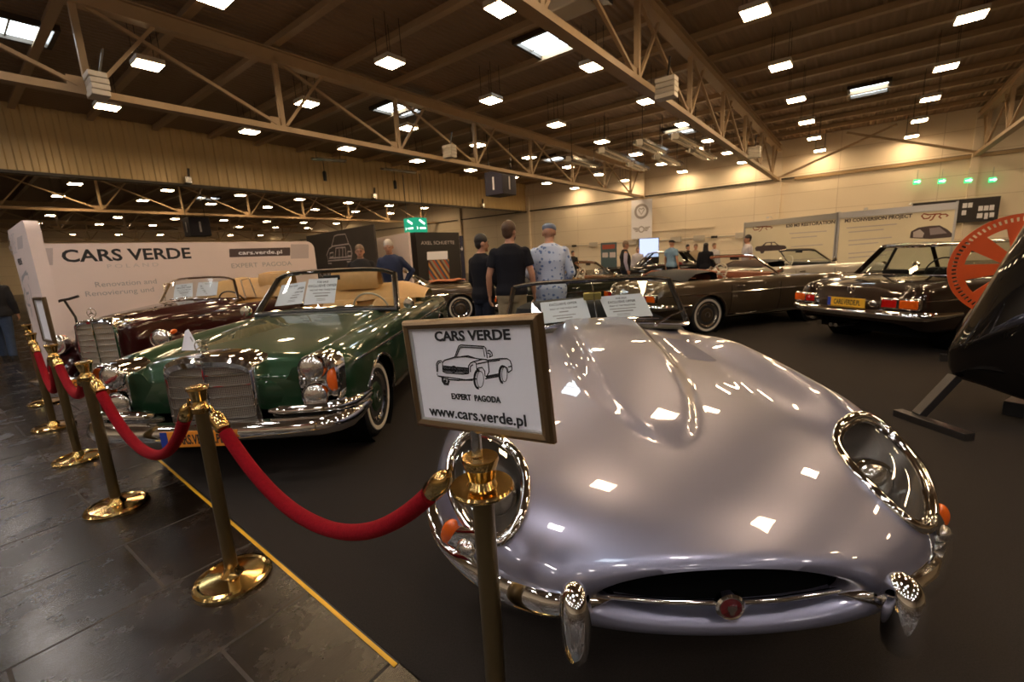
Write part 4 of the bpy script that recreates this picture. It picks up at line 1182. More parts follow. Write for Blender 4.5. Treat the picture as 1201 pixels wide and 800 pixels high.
mb.build('turning_wheel', 'orange', rot, 30)
fL, fR, fj, ft_ = at_z(1052, 488, 0), at_z(1137, 518, 0), at_z(1076, 494, 0), sp(1122, 428)
lg = MB().bar(ri @ (fj+Vector((0, 0, .05))), ri @ (ft_+Vector((-.03, -.03, -.085))), .075, .06).build('stand_leg', 'dark_steel', rot, 0, bevel=.004)
MB().bar(ri @ (fL+Vector((0, 0, .03))), ri @ (fR+Vector((0, 0, .03))), .085, .06).build('stand_foot', 'dark_steel', rot, 0, bevel=.004)
g2 = at_z(1185, 486, 0)
MB().box(ri @ (g2+Vector((.05, 0, .06))), (.22, .12, .12), rz=.5).build('stand_foot', 'black', rot, 0, bevel=.006)
gp_ = Vector((wc_.x, wc_.y, 0))
MB().bar(ri @ (gp_+wn*.08), ri @ (gp_+wn*.08+Vector((0, 0, wc_.z))), .10).bar(ri @ (gp_-wx*.5+wn*.08+Vector((0, 0, .04))), ri @ (gp_+wx*.5+wn*.08+Vector((0, 0, .04))), .09).build('stand_post', 'dark_steel', rot, 0)

# ------------------------------------------------------------------ rope posts
post_xy = [(-.097, 1.06), (-1.405, 1.905), (-2.61, 2.65), (-3.63, 3.46), (-4.68, 4.30), (-5.70, 5.22)]
post_lab = ['brass rope post carrying the white framed sign in front of the silver-blue roadster', 'brass rope post in front of the green car grille', 'brass rope post at the green car corner, its round base wholly on the dark floor',
            'brass rope post with a sign seen edge-on before the maroon car grille', 'brass rope post beside the maroon car number plate, second from the far end', 'farthest brass rope post, below the angled banner panel']
def rope_post(i, x, y):
    root = thing('rope_post' if i == 0 else 'rope_post.%03d' % i, post_lab[i], 'rope post', (x, y, 0), atan2(ed.y, ed.x))
    MB().lathe([(.165, 0), (.168, .012), (.160, .022), (.145, .026), (.135, .020), (.05, .030), (.036, .05), (.030, .07), (.02, .07)], (0, 0, 0), (0, 0, 1), 48).build('base', 'brass', root, 35)
    MB().lathe([(.0285, .06), (.0285, .86)], (0, 0, 0), (0, 0, 1), 28).build('pole', plain('aged_brass', (.20, .145, .07, 1), .30, .9) if i == 0 else bpy.data.materials['aged_brass'], root)
    if i == 0:
        cr_ = MB().lathe([(.030, .855), (.034, .862), (.080, .872), (.084, .880), (.080, .886), (.04, .884), (.030, .90), (.036, .905), (.042, .935), (.048, .955), (.046, .962), (.030, .960)], (0, 0, 0), (0, 0, 1), 36)
    else:
        cr_ = MB().lathe([(.030, .845), (.035, .85), (.036, .87), (.030, .878), (.026, .90), (.030, .905), (.037, .945), (.044, .955), (.043, .966), (.030, .970), (.012, .968)], (0, 0, 0), (0, 0, 1), 32)
    cw = cr_.build('crown', 'brass', root, 35)
    for sx_ in (1, -1):
        if i: MB().tube([(sx_*.028, 0, .872), (sx_*.060, 0, .885), (sx_*.082, 0, .876), (sx_*.078, 0, .862)], [.010, .008, .008, .006], 8).build('rope_hook', 'brass', cw)
    return root
for i, (x, y) in enumerate(post_xy): rope_post(i, x, y)
def rope(a, b, sag, label, i):
    a, b = Vector(a), Vector(b)
    dirv = (b-a); dirv.z = 0; dirv.normalize()
    a2, b2 = a+dirv*.128, b-dirv*.128
    c = (a2+b2)/2
    root = thing('velvet_rope' if i == 0 else 'velvet_rope.%03d' % i, label, 'rope', (c.x, c.y, 0), 0, None)
    iv = Matrix.Translation(-Vector((c.x, c.y, 0)))
    pts = []
    for k in range(41):
        t = k/40; p = a2.lerp(b2, t); p.z -= sag*(1-(abs(2*t-1))**2.1); pts.append(iv @ p)
    MB().tube(pts[2:-2], .027, 14).build('rope_body', 'velvet', root, 80)
    for q in (pts[:5], pts[::-1][:5]):
        d = (q[3]-q[0]).normalized()
        e = MB().lathe([(.010, -.022), (.020, -.012), (.027, .0), (.031, .02), (.031, .072), (.026, .078)], q[0], d, 20).build('end_cap', 'brass', root)
        MB().tube([q[0]+d*-.012, q[0]+d*-.026+Vector((0, 0, .010)), q[0]+d*-.036+Vector((0, 0, .016)), q[0]+d*-.038+Vector((0, 0, .004))], .006, 8).build('hook', 'brass', e)
    return root
HZ = .85
rl = ['long sagging red velvet rope from the sign post to the post before the green grille', 'red velvet rope hanging across the green car bumper and orange number plate', 'red velvet rope between the green car corner and the edge-on sign', 'red velvet rope hanging in front of the maroon car wheel', 'red velvet rope at the far end below the angled banner panel']
sags = (.33, .34, .19, .36, .36)
for i in range(5):
    p, q = post_xy[i], post_xy[i+1]
    rope((p[0], p[1], HZ+.02 if i == 0 else HZ), (q[0], q[1], HZ), sags[i], rl[i], i)

# framed sign on the first post
def framed_sign(name, label, c, ang, Wd, Hh, zc, full=True, roll=0.0, i_post=0):
    root = thing(name, label, 'sign', (c[0], c[1], 0), 0)
    X = Vector((-sin(ang)*cos(roll), -cos(ang)*cos(roll), sin(roll))); N = Vector((-sin(ang), -cos(ang), 0)).cross(Vector((0, 0, 1))); Y = N.cross(X)      # X to the right seen from the aisle
    P = lambda a, b, d=0: X*a+Y*b+Vector((0, 0, zc))+N*d
    fwid = .023
    pr = [(0, 0), (.004, .010), (.012, .014), (fwid, .010), (fwid, -.002), (0, -.012)]
    cs = [(-Wd/2, -Hh/2, 1, 1), (Wd/2, -Hh/2, -1, 1), (Wd/2, Hh/2, -1, -1), (-Wd/2, Hh/2, 1, -1)]
    fr = MB().loft([[P(x+sx_*o, y+sy_*o, d) for o, d in pr] for x, y, sx_, sy_ in cs], True, wrap=True)
    fo = fr.build('sign_frame', 'bronze', root, 20)
    q = fwid-.002
    inner = [(-Wd/2+q, -Hh/2+q, 1, 1), (Wd/2-q, -Hh/2+q, -1, 1), (Wd/2-q, Hh/2-q, -1, -1), (-Wd/2+q, Hh/2-q, 1, -1)]
    MB().loft([[P(x+sx_*o, y+sy_*o, d) for o, d in ((0, .008), (.005, .007), (.007, 0), (0, 0))] for x, y, sx_, sy_ in inner], True, wrap=True).build('inner_lip', 'aluminium', fo, 20)
    MB().loft([[P(a*(Wd/2-.012), b*(Hh/2-.012), d) for a, b in ((-1, -1), (1, -1), (1, 1), (-1, 1))] for d in (-.010, -.001)], True, True, True).build('sign_sheet', 'white_paper', root, 0)
    MB().tube([Vector((0, 0, .972 if i_post else .963)), Vector((0, 0, zc-Hh/2+.01))], .014, 14).build('sign_stem', 'dull_chrome', root)
    return root, P, X, Y, N
SA = radians(-54.5)
sg, SPt, SX, SY, SN = framed_sign('framed_sign', 'white framed sign with a line-drawn open car on the nearest brass post', (-.105, 1.066), SA, .440, .297, 1.172, True, radians(4.6))
base_pt = Vector((-.105, 1.066, 1.172))
def sgn_pt(cx_, cy_):          # position on the sign sheet, read off the photograph once
    p = on_plane(460+cx_/3.479, 350+cy_/3.479, base_pt, SN)-Vector((-.105, 1.066, 0))
    return p+SN*.0008
def sgn_text(txt, x0, y0, x1, y1, hgt, bold=0.0):
    a, b = sgn_pt(x0, y0), sgn_pt(x1, y1)
    c = (a+b)/2; c -= SX*0; 
    # measure width with the text object, then fit
    X = SX
    o = lettering(txt, hgt, 'ink', sg, c, X, SY, 'sign_lettering', 'CENTER', bold)
    bpy.context.view_layer.update()
    wd = o.dimensions.x/ max(1e-6, 1)
    k = (b-a).dot(X)/max(wd, 1e-6)
    mm = o.matrix_local.copy(); mm.col[0] = mm.col[0]*k; o.matrix_local = mm
    return o
sgn_text('CARS VERDE', 176, 172, 484, 168, .034, .0010)
sgn_text('EXPERT  PAGODA', 244, 411, 443, 424, .021, .0005)
sgn_text('www.cars.verde.pl', 157, 478, 551, 520, .040, .0006)
strokes = [
 [(256, 240), (272, 195), (280, 190), (376, 196), (382, 202), (389, 244)], [(263, 236), (278, 198), (372, 203), (378, 238)],
 [(389, 215), (398, 212), (407, 222), (410, 234), (396, 240)], [(389, 222), (402, 228), (398, 236)],
 [(206, 262), (215, 252), (256, 240), (300, 238), (350, 246), (389, 250)], [(280, 238), (310, 234), (340, 244)],
 [(183, 300), (181, 268), (187, 257), (200, 254), (206, 262), (207, 298)], [(187, 300), (186, 272), (192, 262), (200, 262)],
 [(206, 275), (250, 280), (312, 285)], [(207, 298), (222, 304), (290, 309), (313, 306), (313, 285)], [(207, 288), (312, 296)], [(209, 280), (212, 296)],
 [(313, 306), (312, 276), (320, 264), (332, 258), (343, 263), (346, 290)], [(320, 300), (320, 278), (330, 270)],
 [(184, 306), (186, 316), (232, 322), (300, 332), (345, 328)], [(186, 316), (232, 330), (276, 334), (330, 334)], [(228, 321), (229, 331), (274, 335), (276, 326)],
 [(332, 258), (372, 248), (389, 252), (440, 246), (470, 246), (482, 254), (488, 272)], [(346, 268), (390, 258), (440, 252)],
 [(391, 250), (396, 300), (386, 318)], [(382, 318), (436, 308)], [(380, 328), (438, 318)], [(384, 322), (438, 313)],
 [(488, 272), (489, 292), (474, 303)], [(474, 280), (488, 276)],
 [(340, 300), (352, 284), (368, 282), (378, 296), (380, 318)], [(436, 300), (446, 282), (458, 276), (470, 284), (474, 303)],
]
def dark_ring(cx_, cy_, rx, ry, w):
    strokes.append([(cx_+rx*cos(t), cy_+ry*sin(t)) for t in np.linspace(0, 2*pi, 25)])
mb = MB()
for st_ in strokes: mb.ribbon([sgn_pt(*p) for p in st_], .0029, SN)
for cx_, cy_, rx, ry in ((360, 330, 14, 33), (459, 310, 11, 30)):
    mb.ribbon([sgn_pt(cx_+rx*cos(t), cy_+ry*sin(t)) for t in np.linspace(0, 2*pi, 25)], .0018, SN)
    mb.ribbon([sgn_pt(cx_-8+rx*1.15*cos(t), cy_+ry*1.1*sin(t)) for t in np.linspace(pi*.45, pi*1.6, 15)], .0065, SN)
mb.ribbon([sgn_pt(205+ 1, 322), sgn_pt(207, 338), sgn_pt(214, 348), sgn_pt(228, 350), sgn_pt(232, 334)], .0075, SN)
mb.ribbon([sgn_pt(x, y) for x, y in ((214, 332), (220, 342))], .009, SN)
for k in range(5): mb.ribbon([sgn_pt(210, 280+4*k), sgn_pt(311, 287+4.5*k)], .0022, SN)
mb.ribbon([sgn_pt(252+11*cos(t), 289+13*sin(t)) for t in np.linspace(0, 2*pi, 21)], .0024, SN)
for a in (90, 210, 330): mb.ribbon([sgn_pt(252, 289), sgn_pt(252+11*cos(radians(a)), 289-13*sin(radians(a)))], .0022, SN)
mb.build('car_drawing', 'ink', sg, 0)
s2, *_ = framed_sign('framed_sign.001', 'small framed sign seen edge-on, standing on the post before the maroon grille', post_xy[3], radians(-57.5), .28, .36, 1.16, i_post=1)
# black angled handle of a stand behind the maroon grille
hp = thing('handle_stand', 'black angled handlebar on a thin stand behind the maroon car grille', 'stand', (-6.75, 6.9, 0))
MB().lathe([(.14, 0), (.14, .012), (.015, .02)], (0, 0, 0), (0, 0, 1), 24).build('stand_base', 'black', hp)
MB().tube([(0, 0, .01), (0, 0, .88), (-.11, 0, 1.15)], .016, 8).build('stand_pole', 'black', hp)
MB().tube([(.10, .02, 1.20), (-.04, 0, 1.165), (-.16, 0, 1.15), (-.46, .02, 1.07)], .020, 8).build('handlebar', 'black', hp)
# ------------------------------------------------------------------ display walls, banners, signs
class Board:
    """upright board standing between two ground points; pixel readings give the print layout"""
    def __init__(s, name, label, cat, a, b, h, mat, th=.06, z0=0.0, round_r=0.0, group=None, part='board_panel'):
        s.a = Vector((a.x, a.y, 0)); s.b = Vector((b.x, b.y, 0)); s.h = h
        s.X = (s.b-s.a).normalized(); s.N = s.X.cross(Vector((0, 0, 1))); s.L = (s.b-s.a).length
        if (EYE-s.a).dot(s.N) < 0: s.N = -s.N
        s.c = (s.a+s.b)/2
        s.root = thing(name, label, cat, s.c, 0, group)
        o = [(-s.L/2, z0), (s.L/2, z0)]
        if round_r:
            o += [(s.L/2-round_r+round_r*cos(t), h-round_r+round_r*sin(t)) for t in np.linspace(0, pi/2, 9)]+[(-s.L/2+round_r*.5-round_r*.5*sin(t), h-round_r*.5+round_r*.5*cos(t)) for t in np.linspace(0, pi/2, 7)]
        else: o += [(s.L/2, h), (-s.L/2, h)]
        s.panel = MB().prism(o, th, -s.N*th/2, s.X, (0, 0, 1)).build(part, mat, s.root, 30)
    def at(s, px, py, off=.002):
        return on_plane(px, py, s.a, s.N)-s.c+s.N*off
    def text(s, txt, p0, p1, hpx, mat='ink', bold=0.0, space=1.0, off=.002):
        a, b = s.at(*p0, off), s.at(*p1, off)
        cap = (s.at(p0[0], p0[1]-hpx)-s.at(*p0)).length
        o = lettering(txt, cap/.72, mat, s.root, (a+b)/2, s.X, (0, 0, 1), 'print_lettering', 'CENTER', bold*cap, space)
        bpy.context.view_layer.update()
        k = (b-a).dot(s.X)/max(o.dimensions.x, 1e-6)
        mm = o.matrix_local.copy(); mm.col[0] = mm.col[0]*k; o.matrix_local = mm
        return o
    def patch(s, pts, mat, name='print_patch', off=.0015):
        q = [s.at(*p, 0) for p in pts]
        MB().loft([[p+s.N*d for p in q] for d in (.0003, off)], True, True, True).build(name, mat, s.root, 0)
    def lines(s, strokes, w, mat, name='line_drawing', off=.0025):
        mb = MB()
        for st_ in strokes: mb.ribbon([s.at(*p, off) for p in st_], w, s.N)
        mb.build(name, mat, s.root, 0)
cv_ = Board('banner_wall', 'long pale banner wall with big black lettering behind the maroon car', 'banner', at_z(26, 286, 2.2), at_z(367.5, 283, 2.2), 2.2, 'banner', .12, 0, .22)
cv_.text('CARS VERDE', (73.5, 307), (224.5, 303), 14.5, 'ink', .035)
cv_.text('POLAND', (126, 314.5), (186, 312.3), 4.6, 'pale_ink', .0, 1.5)
cv_.text('Renovation and', (112, 336.5), (184, 332.8), 6.2, 'grey_ink')
cv_.text('Renovierung und', (100.5, 346.8), (181, 342.8), 6.2, 'grey_ink')
cv_.patch([(268.8, 292), (340.4, 290.2), (340.4, 299.8), (269.2, 301.8)], 'banner_dark')
cv_.text('cars.verde.pl', (280, 298.8), (331, 297.2), 4.6, 'white_paper', .02, off=.004)
cv_.text('EXPERT  PAGODA', (271.5, 314.6), (342, 311), 5.4, 'grey_ink')
cv_.patch([(38, 291), (62, 291), (62, 311), (39, 311)], 'banner_mark')
cv_.patch([(341, 286.5), (362, 286.5), (362, 303), (341, 303.5)], 'banner_mark')
wg_ = Board('banner_wing', 'narrow pale banner panel standing at an angle beside the aisle', 'banner', at_z(8.5, 271, 2.2), at_z(27, 257.5, 2.2), 2.2, 'banner', .13, 0, .12)
wg_.patch([(20, 279), (26, 276), (27, 291), (21, 293)], 'banner_mark')
wg_.text('CARS', (12, 289), (18.5, 284.5), 5, 'pale_ink'); wg_.text('VERDE', (13.5, 300), (20.5, 296), 5, 'pale_ink')
wg_.text('VERDE', (22.5, 312.5), (26.5, 309), 3.5, 'ink')
wg_.lines([[(26, 330), (29, 322), (33, 321), (34, 328)], [(27, 334), (26, 326), (31, 318)], [(28, 337), (31, 343), (34, 356), (37, 367)], [(29, 340), (29, 351), (31, 362), (35, 373)], [(31, 345), (34, 343), (35, 352)], [(30, 352), (33, 358), (36, 358)], [(37, 350), (36, 341), (33, 333)], [(38, 372), (37, 361)], [(33, 361), (35, 371)]], .035, 'grey_ink')
ka = Board('banner_wall.001', 'dark grey banner wall with a pale sketch of an old car behind the two older men', 'banner', at_z(359, 277, 3.0), at_z(437.5, 263, 3.0), 3.0, 'charcoal', .08)
ka.text('KAROSSERIE', (375, 326.3), (417, 322.6), 6.0, 'pale_ink', .02)
ka.lines([[(389, 289), (392, 277), (396, 275.5), (405, 274.6), (409, 286)], [(389, 289), (409, 286)], [(383, 300), (386, 292), (390, 289)], [(413, 297), (411, 289), (409, 286)], [(384, 300), (385, 306), (412, 304), (413, 297)], [(394, 291), (393, 304)], [(405, 290), (406, 303)], [(394, 291), (405, 290)], [(387, 297), (391, 296), (391, 301), (387, 302), (387, 297)], [(408, 295), (412, 295), (412, 300), (408, 300), (408, 295)], [(386, 303), (412, 301)], [(398, 292), (398, 304)], [(402, 291), (402, 303)], [(385, 306), (385, 309), (389, 309)], [(411, 304), (411, 307), (407, 307)]], .05, 'pale_ink')
ax0, ax1 = at_z(487, 272.3, 2.6), at_z(538, 272.6, 2.6)
ax_ = Board('display_booth', 'black display booth front with pale lettering and a striped panel beside the standing men', 'booth', ax0, ax1, 2.6, 'booth_black', .5)
ax_.text('AXEL SCHUETTE', (494, 287), (533, 286.3), 4.2, 'pale_ink')
ax_.patch([(500.8, 295.5), (524.8, 294.3), (525, 304), (501, 305)], 'white_paper', 'white_card')
mt, nt, b = new_mat('striped_cloth')
tc = nt.nodes.new('ShaderNodeTexCoord'); wv = nt.nodes.new('ShaderNodeTexWave'); wv.bands_direction = 'DIAGONAL'; wv.inputs['Scale'].default_value = .75; wv.wave_profile = 'SAW'
cp = nt.nodes.new('ShaderNodeValToRGB'); cp.color_ramp.interpolation = 'CONSTANT'
for i, (p, c) in enumerate(((0, (.42, .08, .02, 1)), (.2, (.05, .08, .12, 1)), (.4, (.55, .27, .07, 1)), (.6, (.12, .04, .03, 1)), (.8, (.26, .25, .19, 1)))):
    e = cp.color_ramp.elements[i] if i < 2 else cp.color_ramp.elements.new(p)
    e.position = p; e.color = c
nt.links.new(tc.outputs['Object'], wv.inputs[0]); nt.links.new(wv.outputs['Fac'], cp.inputs[0]); nt.links.new(cp.outputs[0], b.inputs['Base Color'])
M['striped'] = mt
ax_.patch([(502.5, 305.5), (526, 304.2), (527.5, 335), (503.5, 336)], 'striped', 'striped_panel', .02)
aw = Board('display_booth.001', 'plain pale booth wall running back from the black lettered booth', 'booth', at_z(441, 279.5, 2.6), ax0+(ax0-ax1).normalized()*.35, 2.6, 'banner', .08)
ds = Board('arrow_sign', 'narrow dark blue direction board standing against the black booth', 'sign', at_z(539.3, 276.5, 2.5), at_z(543, 276.5, 2.5), 2.5, plain('navy_board', (.02, .022, .06, 1), .5), .05)
ds.lines([[(540, 292), (542.5, 291.8)], [(541.5, 289.5), (542.5, 291.8), (541.5, 294)]], .05, 'white_paper')
ct = (at_z(874, 262.3, 2.5), at_z(983.5, 250.5, 2.5), at_z(1123, 238, 2.5))
M['cream_print'] = plain('cream_print', (.84, .75, .55, 1), .5, noise=.04, nscale=2)
c1 = Board('display_wall', 'pale printed display wall about a coupe restoration, the farther of the joined pair', 'display wall', ct[0], ct[1]-(ct[1]-ct[0]).normalized()*.04, 2.5, 'cream_print', .06)
c2 = Board('display_wall.001', 'pale printed display wall about a conversion project, above the dark brown hardtop', 'display wall', ct[1]+(ct[2]-ct[1]).normalized()*.04, ct[2], 2.5, 'cream_print', .06)
c1.text('E30 M3 RESTORATION', (922, 266.8), (979.5, 262), 3.5, 'banner_dark', .05)
c2.text('M3 CONVERSION PROJECT', (990.5, 261), (1069.5, 254.8), 3.8, 'banner_dark', .05)
rd = plain('red_brown_ink', (.30, .06, .02, 1), .6)
for bd, ox, oy, k in ((c1, 883, 266.5, 1.0), (c2, 1081, 252, 1.35)):
    bd.lines([[(ox+k*x, oy+k*y) for x, y in q] for q in ([(6, 0), (2, -1), (0, 1), (2, 3.5), (6, 3), (8, 1)], [(5, 0), (11, -.6), (17, -1)], [(12, -.6), (9, 4), (7, 5)], [(17, 3.2), (15, 1.5), (17, -.4), (21, -.6), (23, .6), (21, 1.6)])], .045, rd, 'scroll_mark')
for bd, x0, y0, sl, n_, w_ in ((c1, 926, 274, -.07, 7, 46), (c2, 993, 267.5, -.08, 8, 62)):
    q = []
    for i in range(n_):
        yy = y0+i*(5.2 if bd is c1 else 5.0)
        if i in (2, 5): continue
        ww = w_*(.95, .7, 1, .85, .6, 1, .9, .75)[i % 8]
        q.append([(x0+(2 if i else 0), yy), (x0+ww, yy+sl*ww)])
    bd.lines(q, .035, 'pale_ink', 'print_line')
car_s = [(0, .52), (.05, .40), (.22, .36), (.34, .12), (.62, .10), (.75, .36), (.95, .42), (1, .55), (.98, .72), (.88, .74), (.85, .90), (.78, .92), (.74, .76), (.30, .78), (.27, .94), (.19, .95), (.16, .78), (.03, .74)]
c1.patch([(885.5+37*x, 283+15.5*y-3*x*.5) for x, y in car_s], 'banner_dark', 'car_picture')
c1.patch([(885.5+37*x, 283+15.5*y-3*x*.5) for x, y in ((.30, .34), (.37, .18), (.50, .17), (.51, .34))], 'cream_print', 'car_picture_window', .003)
c1.patch([(885.5+37*x, 283+15.5*y-3*x*.5) for x, y in ((.54, .34), (.54, .17), (.61, .17), (.70, .36))], 'cream_print', 'car_picture_window', .003)
c2.patch([(1067+50*x, 264+17*y-4*x*.5) for x, y in ((0, .9), (.03, .45), (.2, .2), (.45, .12), (.7, .1), (.88, .4), (1, .72), (.98, .95), (.5, 1.02))], 'banner_dark', 'car_picture')
c2.patch([(1067+50*x, 264+17*y-4*x*.5) for x, y in ((.48, .75), (.46, .28), (.70, .22), (.88, .66))], plain('pic_mauve', (.30, .25, .27, 1), .5), 'car_picture_window', .003)
c2.patch([(1067+50*x, 264+17*y-4*x*.5) for x, y in ((.08, .85), (.08, .5), (.24, .32), (.34, .6), (.30, .9))], 'pale_ink', 'car_picture_window', .003)
for bd in (c1, c2):
    fr = MB()
    for e in (-1, 1): fr.box(bd.X*e*bd.L/2+Vector((0, 0, bd.h/2+.03)), (.06, .09, bd.h+.06), mat=Matrix((bd.X, bd.N, Vector((0, 0, 1)))).transposed())
    fr.box(Vector((0, 0, bd.h-.09)), (bd.L, .09, .24), mat=Matrix((bd.X, bd.N, Vector((0, 0, 1)))).transposed())
    fr.build('wall_frame', 'aluminium', bd.root, 0)
for bd, px, py, lab in ((c1, 906, 257, 'farther'), (c2, 1017.5, 247.5, 'middle'), (c2, 1070, 242, 'nearer')):
    p = bd.at(px, py, .0)+bd.c
    t = thing('arm_spotlight' if lab == 'farther' else 'arm_spotlight.00%d' % (1 if lab == 'middle' else 2), 'small arm spotlight clipped on the printed display wall top, the %s of three' % lab, 'spotlight', p)
    MB().tube([(0, 0, .02), bd.N*.1+Vector((0, 0, .12)), bd.N*.30+Vector((0, 0, .10))], .012, 6).build('spot_arm', 'aluminium', t)
    MB().lathe([(.02, -.02), (.07, .05), (.065, .055)], bd.N*.30+Vector((0, 0, .10)), (0, 0, -1), 16).build('spot_head', 'aluminium', t)
    if lab != 'nearer': MB().lathe([(.055, .045), (.001, .05)], bd.N*.30+Vector((0, 0, .10)), (0, 0, -1), 16).build('spot_bulb', 'spot_glow', t)
# things on the end wall (u = 33.5)
WN = -UD; WP = W(33.46, 0, 0)
def wallp(px, py, off=.05): return on_plane(px, py, WP-UD*off, WN)
def wall_panel(name, label, cat, x0, y0, x1, y1, mat, th=.04, off=.06, part='panel', group=None):
    a, b = wallp(x0, y1, off), wallp(x1, y1, off); zt = wallp((x0+x1)/2, y0, off).z; zb = (a.z+b.z)/2
    c = (a+b)/2; c.z = zb
    root = thing(name, label, cat, c, 0, group)
    L = (b-a).length; X = -VD
    MB().prism([(-L/2, 0), (L/2, 0), (L/2, zt-zb), (-L/2, zt-zb)], th, (0, 0, 0), X, (0, 0, 1)).build(part, mat, root, 0)
    return root, L, zt-zb, X
br_, L, Hh, X = wall_panel('hanging_banner', 'white hanging banner with a ring emblem and winged emblem on the end wall', 'banner', 740.5, 234, 764.5, 280, 'white_paper', off=.36, part='banner_cloth')
nb = -UD*.03
mb = MB()
for r, w_ in ((.52, .05), (.40, .05), (.46, .10)):
    mb.ribbon([X*r*cos(t)+Vector((0, 0, Hh*.70+r*sin(t)))+nb for t in np.linspace(0, 2*pi, 33)], w_, WN)
mb.ribbon([X*x+Vector((0, 0, Hh*.70+z))+nb for x, z in ((-.22, .12), (-.15, .24), (0, .14), (.15, .24), (.22, .12), (0, -.22), (-.22, .12))], .07, WN)
mb.build('ring_emblem', 'grey_ink', br_, 0)
mb = MB(); mb.ribbon([X*.2*cos(t)+Vector((0, 0, Hh*.24+.2*sin(t)))+nb for t in np.linspace(0, 2*pi, 21)], .08, WN)
for sd in (-1, 1):
    for k in range(3): mb.ribbon([X*sd*.25+Vector((0, 0, Hh*.24+.10-.1*k))+nb, X*sd*(.66-.10*k)+Vector((0, 0, Hh*.24+.13-.12*k))+nb], .08, WN)
mb.build('winged_emblem', 'grey_ink', br_, 0)
for i, x in enumerate((1075, 1104, 1135, 1163.5)):
    lab = ('farthest of the four green exit signs on the end wall', 'second green exit sign from the display wall end', 'third green exit sign, above the black poster board', 'green exit sign nearest the orange wheel, last of the row')[i]
    ex, L, Hh, X = wall_panel('exit_sign' if not i else 'exit_sign.%03d' % i, 'small lit ' + lab if i == 0 else 'small lit ' + lab, 'exit sign', x-4.2, 210.7-i*.8, x+4.2, 216.0-i*.8, 'exit_green', .08, .25, 'sign_box')
    MB().ribbon([X*-.1+Vector((0, 0, Hh*.5))-UD*.045, X*.12+Vector((0, 0, Hh*.5))-UD*.045], .06, WN).ribbon([X*.05+Vector((0, 0, Hh*.75))-UD*.045, X*.15+Vector((0, 0, Hh*.5))-UD*.045, X*.05+Vector((0, 0, Hh*.25))-UD*.045], .05, WN).build('arrow_mark', 'exit_white', ex, 0)
    MB().bar((0, 0, Hh), (0, 0, Hh+.5), .02).build('sign_rod', 'white_metal', ex, 0)
pb, L, Hh, X = wall_panel('poster_board', 'long black poster board with small white pictures on the end wall above the hardtop', 'poster board', 1068, 234.5, 1169, 262, plain('board_black', (.02, .016, .014, 1), .5), .06, .36)
for i, (fx, fz, w_, h_) in enumerate(((.62, .72, .05, .2), (.68, .72, .05, .2), (.62, .42, .05, .2), (.80, .55, .05, .2), (.86, .55, .05, .2), (.92, .55, .05, .22), (.80, .25, .06, .2), (.87, .22, .04, .25), (.93, .25, .05, .2), (.2, .8, .3, .08))):
    MB().prism([(-L*w_/2, -Hh*h_/2), (L*w_/2, -Hh*h_/2), (L*w_/2, Hh*h_/2), (-L*w_/2, Hh*h_/2)], .01, X*(L*(fx-.5))+Vector((0, 0, Hh*fz))-UD*.036, X, (0, 0, 1)).build('picture', 'white_paper' if i < 9 else 'grey_ink', pb, 0)
# cable trunking with junction boxes on the end wall
ct_ = thing('cable_trunking', 'long thin cable trunking with grey boxes along the end wall above the crowd', 'trunking', W(33.35, 9, 0))
tr = Matrix.Translation(-W(33.35, 9, 0)) @ HALL
o = MB().box((33.42, 9, 2.05), (.06, 24, .07)).build('trunking_rail', 'white_metal', ct_, 0); o.matrix_local = tr
for i, (v, big) in enumerate(((19, 0), (17.2, 1), (15.4, 0), (13.9, 1), (12.2, 0), (10.6, 1), (9.0, 1), (8.0, 0), (6.3, 1), (5.1, 1), (3.6, 0), (2.4, 0), (.8, 1))):
    o = MB().box((33.34, v, 2.05), (.12, .75 if big else .4, .36 if big else .16)).build('junction_box', 'white_metal' if big else 'dark_steel', ct_, 0); o.matrix_local = tr
# hanging number cubes
def cube_sign(name, label, c, s_, mat, txt, tm, h=None):
    h = h or s_
    root = thing(name, label, 'hanging sign', c, -HA)
    MB().box((0, 0, 0), (s_, s_, h)).build('sign_body', mat, root, 0, bevel=.02)
    for d in ((0, -1), (1, 0)):
        n_ = Vector((d[0], d[1], 0)); Xd = Vector((-d[1], d[0], 0))
        if txt: lettering(txt, h*.78, tm, root, n_*(s_/2+.01)+Vector((0, 0, -h*.28))+Xd*0, Xd, (0, 0, 1), 'sign_number', 'CENTER', h*.01)
    rods = MB()
    for q in ((-.35, -.35), (.35, .35)): rods.bar((q[0]*s_, q[1]*s_, h/2), (q[0]*s_, q[1]*s_, h/2+2.2), .03)
    rods.build('suspension_rod', 'dark_steel', root, 0)
    return root
nv = plain('navy_sign', (.022, .020, .045, 1), .5)
cube_sign('hanging_sign', 'dark blue cube with white number hanging below the long truss in the main hall', at_y(587, 216, 24), 1.15, nv, '1', 'white_paper')
cube_sign('hanging_sign.001', 'dark number cube hanging in the second hall above the long pale banner', at_y(231, 266.5, 27), 1.05, nv, '1', 'white_paper')
gs = cube_sign('hanging_sign.002', 'lit green direction cube hanging above the black lettered booth', at_y(487.5, 264.5, 24), .85, emit('green_sign_glow', (.03, .42, .22, 1), .9), None, None, .72)
for d in ((0, -1), (1, 0)):
    n_ = Vector((d[0], d[1], 0)); Xd = Vector((-d[1], d[0], 0)); mb = MB()
    f = lambda a, b_: n_*.432+Xd*a+Vector((0, 0, b_))
    mb.ribbon([f(-.3, -.22), f(-.22, -.16), f(-.3, -.10)], .04, n_).ribbon([f(-.1, -.16), f(.3, -.16)], .08, n_).ribbon([f(-.1, .25), f(.25, .05)], .10, n_)
    mb.build('arrow_mark', 'exit_white', gs, 0)
